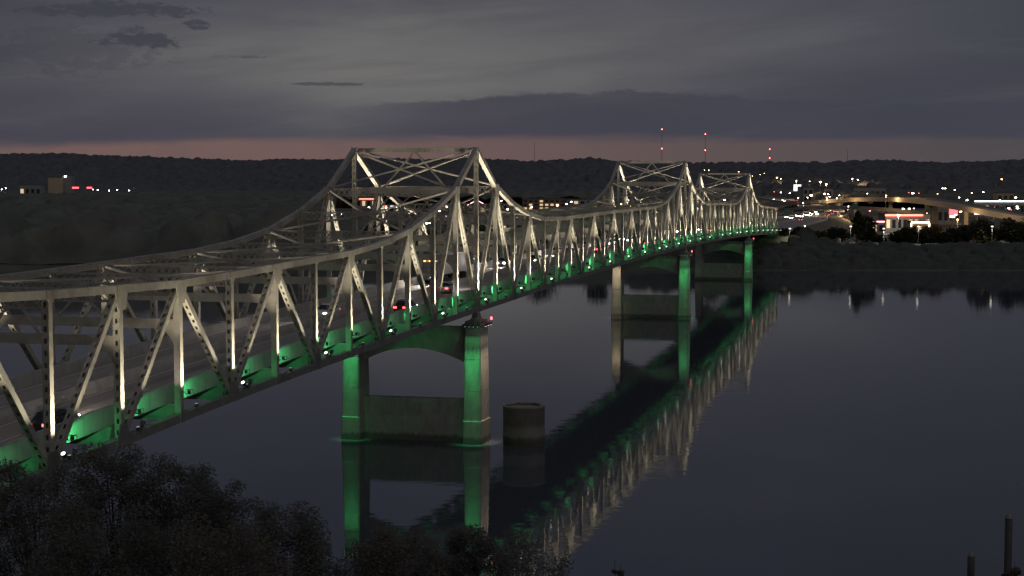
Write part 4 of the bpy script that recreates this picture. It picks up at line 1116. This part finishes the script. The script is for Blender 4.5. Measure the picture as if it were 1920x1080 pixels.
building(1505, 1524, 352, 1700, 14, 'grey_wall', 'pale boxy warehouse beyond the freeway bend', lit=0.2, rows=2, seed=17)
building(1544, 1561, 354, 1650, 14, 'grey_wall', 'second pale boxy warehouse beyond the freeway bend', lit=0.15, rows=2, seed=18)
building(1600, 1660, 352, 2100, 14, 'grey_wall', 'long low grey store behind the flyover lamps', lit=0.25, rows=1, seed=19)
building(1757, 1800, 388, 960, 12, 'grey_wall', 'grey shop behind the red and white square sign', lit=0.3, rows=1, seed=20)
building(1868, 1900, 362, 1500, 12, 'tan_wall', 'tan building lit by the brightest lamp over the flyover', lit=0.2, rows=2, seed=21)
o, w, h = building(1826, 1930, 377, 1150, 14, 'grey_wall', 'long station canopy with a white edge beyond the flyover', lit=0.1, rows=1, seed=22)
part('neon_edge', MB().box(-w / 2, w / 2, -0.5, -0.27, h - .4, h + .3), M['neon_white'], o)
def sign(px0, px1, py0, py1, d, mat, label):
    a, b = at(px0, py0, d), at(px1, py1, d); cx = (a.x + b.x) / 2; zb = gz(cx, d)
    o = empty('lit_sign', (cx, d, zb)); tag(o, label, 'sign', 'lit shop signs')
    w = b.x - a.x
    part('panel', MB().box(-w / 2, w / 2, -0.15, 0.0, b.z - zb, a.z - zb), M[mat], o)
    part('cabinet', MB().box(-w / 2 - .1, w / 2 + .1, 0.002, 0.5, b.z - zb - .1, a.z - zb + .1), M['sign_back'], o)
    part('post', MB().box(-.25, .25, 0.05, 0.45, -1, b.z - zb - .102), M['pole'], o)
sign(1487, 1494, 346, 358, 1500, 'sign_white', 'tall white lit sign board over the freeway bend')
sign(1494.5, 1501, 346, 349.5, 1505, 'sign_white', 'small white side panel attached to the tall sign over the freeway bend')
sign(1779, 1795, 391, 402, 900, 'sign_red', 'square red lit sign under the flyover')
sign(1780, 1790, 403, 408, 898, 'sign_white', 'white reader board below the square red sign')
sign(1826, 1837, 390, 402, 880, 'sign_white', 'upright white lit sign standing apart under the flyover')
sign(1838.5, 1843, 393, 397, 882, 'sign_white', 'tiny white sign touching the upright white one')
sign(1846, 1853, 393, 398, 890, 'sign_red', 'small red sign next to the upright white one')
sign(1871, 1890, 399, 405, 850, 'sign_white', 'wide white lit sign low under the flyover')
sign(1877, 1886, 392, 396, 852, 'sign_white', 'narrow white sign above the wide white one')
sign(1890, 1896, 392, 397, 860, 'sign_red', 'small red sign beside the narrow white one')
sign(1809, 1819, 394, 396.5, 910, 'sign_white', 'thin white strip sign between the red square and the upright white sign')
def gantry(px, py, w, h, d, label):
    p = at(px, py, d); zb = gz(p.x, p.y); o = empty('road_sign', (p.x, p.y, zb)); tag(o, label, 'road sign', 'green road signs')
    part('panel', MB().box(-w / 2, w / 2, -0.1, 0.0, p.z - zb - h / 2, p.z - zb + h / 2), M['sign_green'], o)
    for s in (-1, 1): part('post', MB().box(s * w * .35 - .12, s * w * .35 + .12, 0.01, 0.25, -1, p.z - zb + h / 2 - .1), M['pole'], o)
gantry(1602, 387, 3.4, 3.2, 900, 'square green road sign above the tall dark tree')
gantry(1549, 413, 4.6, 2.6, 860, 'wide green road sign below the freeway bend')
gantry(1476, 398, 4.2, 3.0, 1000, 'dark green road sign beside the end of the truss')

# radio masts on the ridge
M['mast'] = surf('mast_steel', (0.10, 0.08, 0.08), (0.14, 0.11, 0.11), 0.05, 0.7)
rb = MB().tube([(0, 0, -1.6), (0, 0, 0), (0, 0, 1.6)], [0.7, 1.3, 0.7], 8).mesh('beacon', M['l_red'])
for px, y0, ys, lab in ((1240, 243, (243, 279), 'tallest radio mast with red beacons above the second tower'), (1321, 252, (252, 282), 'radio mast with two red beacons next to the tallest mast'), (1441.5, 279, (280, 296.5), 'short radio mast with two red beacons over the far end of the bridge'),
                        (1587, 279, (), 'unlit thin radio mast on the ridge over the town'), (1002, 264, (), 'faint unlit mast on the ridge between the first two towers')):
    t = at(px, y0, 5000); zb = gz(t.x, t.y); o = empty('radio_mast', (t.x, t.y, zb)); tag(o, lab, 'mast', 'radio masts on the ridge')
    part('lattice', MB().tube([(0, 0, -2), (0, 0, (t.z - zb) * .6), (0, 0, t.z - zb)], [0.8, 0.55, 0.3] if ys else [0.9, 0.5, 0.2], 4), M['mast'], o)
    for y_ in ys: link('beacon', rb, o, (0, -1, at(px, y_, 5000).z - zb))

# ------------------------------------------------------------------ far bank trees
FT = [(1475, 432, 655, 34, 'low round tree at the abutment'), (1500, 430, 662, 40, 'bushy tree behind the small park lamp'), (1530, 436, 668, 40, 'wide dark tree between the abutment and the tall park tree'),
      (1566, 428, 672, 40, 'broad dark tree beside the tall park tree'), (1606, 396, 664, 34, 'tallest dark tree of the park'), (1624, 406, 670, 34, 'dark tree leaning against the tallest park tree'), (1648, 442, 676, 26, 'small tree in front of the grey shop'),
      (1686, 434, 668, 32, 'dark tree in front of the diner roof band'), (1706, 428, 662, 30, 'dark tree under the middle of the diner roof band'), (1731, 434, 664, 30, 'dark tree in front of the shop with warm eaves'),
      (1787, 430, 690, 36, 'olive lit tree below the square red sign'), (1808, 424, 694, 34, 'olive tree lit by a lamp below the upright white sign'), (1842, 409, 650, 52, 'largest black tree on the water edge'), (1868, 430, 690, 32, 'lit yellowish tree behind the largest black tree'),
      (1894, 412, 648, 46, 'black tree with two cool lamps under it'), (1930, 414, 652, 50, 'dark tree half hidden at the edge of the park'), (1770, 436, 662, 30, 'small shrub-like tree near the red maple')]
for i, (px, yt, d, w, lab) in enumerate(FT):
    p = at(px, yt, d); zb = gz(p.x, p.y)
    tree((p.x, p.y, zb), p.z - zb, w / FPX * d / 2, 100 + i, 26, 1800, 0.62, M['leaf_far'], lab, 'trees on the far bank park', low=0.22, cone=i in (4,), crowd=0.46)
p = at(1750, 424, 668); tree((p.x, p.y, gz(p.x, p.y)), p.z - gz(p.x, p.y), 5.0, 130, 22, 1500, 0.55, M['leaf_red'], 'small red-leaved tree on the far bank lawn', 'trees on the far bank park', low=0.25, crowd=0.46)
FT2 = [(700, 408), (735, 410), (770, 416), (815, 420), (858, 405), (905, 402), (935, 398), (960, 396), (1010, 396), (1040, 398), (1085, 396), (1120, 393), (1150, 392), (1225, 392), (1330, 392), (1400, 395), (1440, 402)]
for i, (px, yt) in enumerate(FT2):
    d = 760 + 90 * math.sin(i * 2.1); p = at(px, yt + 14, d); zb = gz(p.x, p.y)
    tree((p.x, p.y, zb), p.z - zb, 5.5 + 1.5 * math.sin(i * 1.7), 160 + i, 22, 1300, 0.7, M['leaf_far'], f'dark roadside tree behind the bridge, {ORD[i]} from the near foliage', 'roadside trees behind the bridge', low=0.22, crowd=0.46)
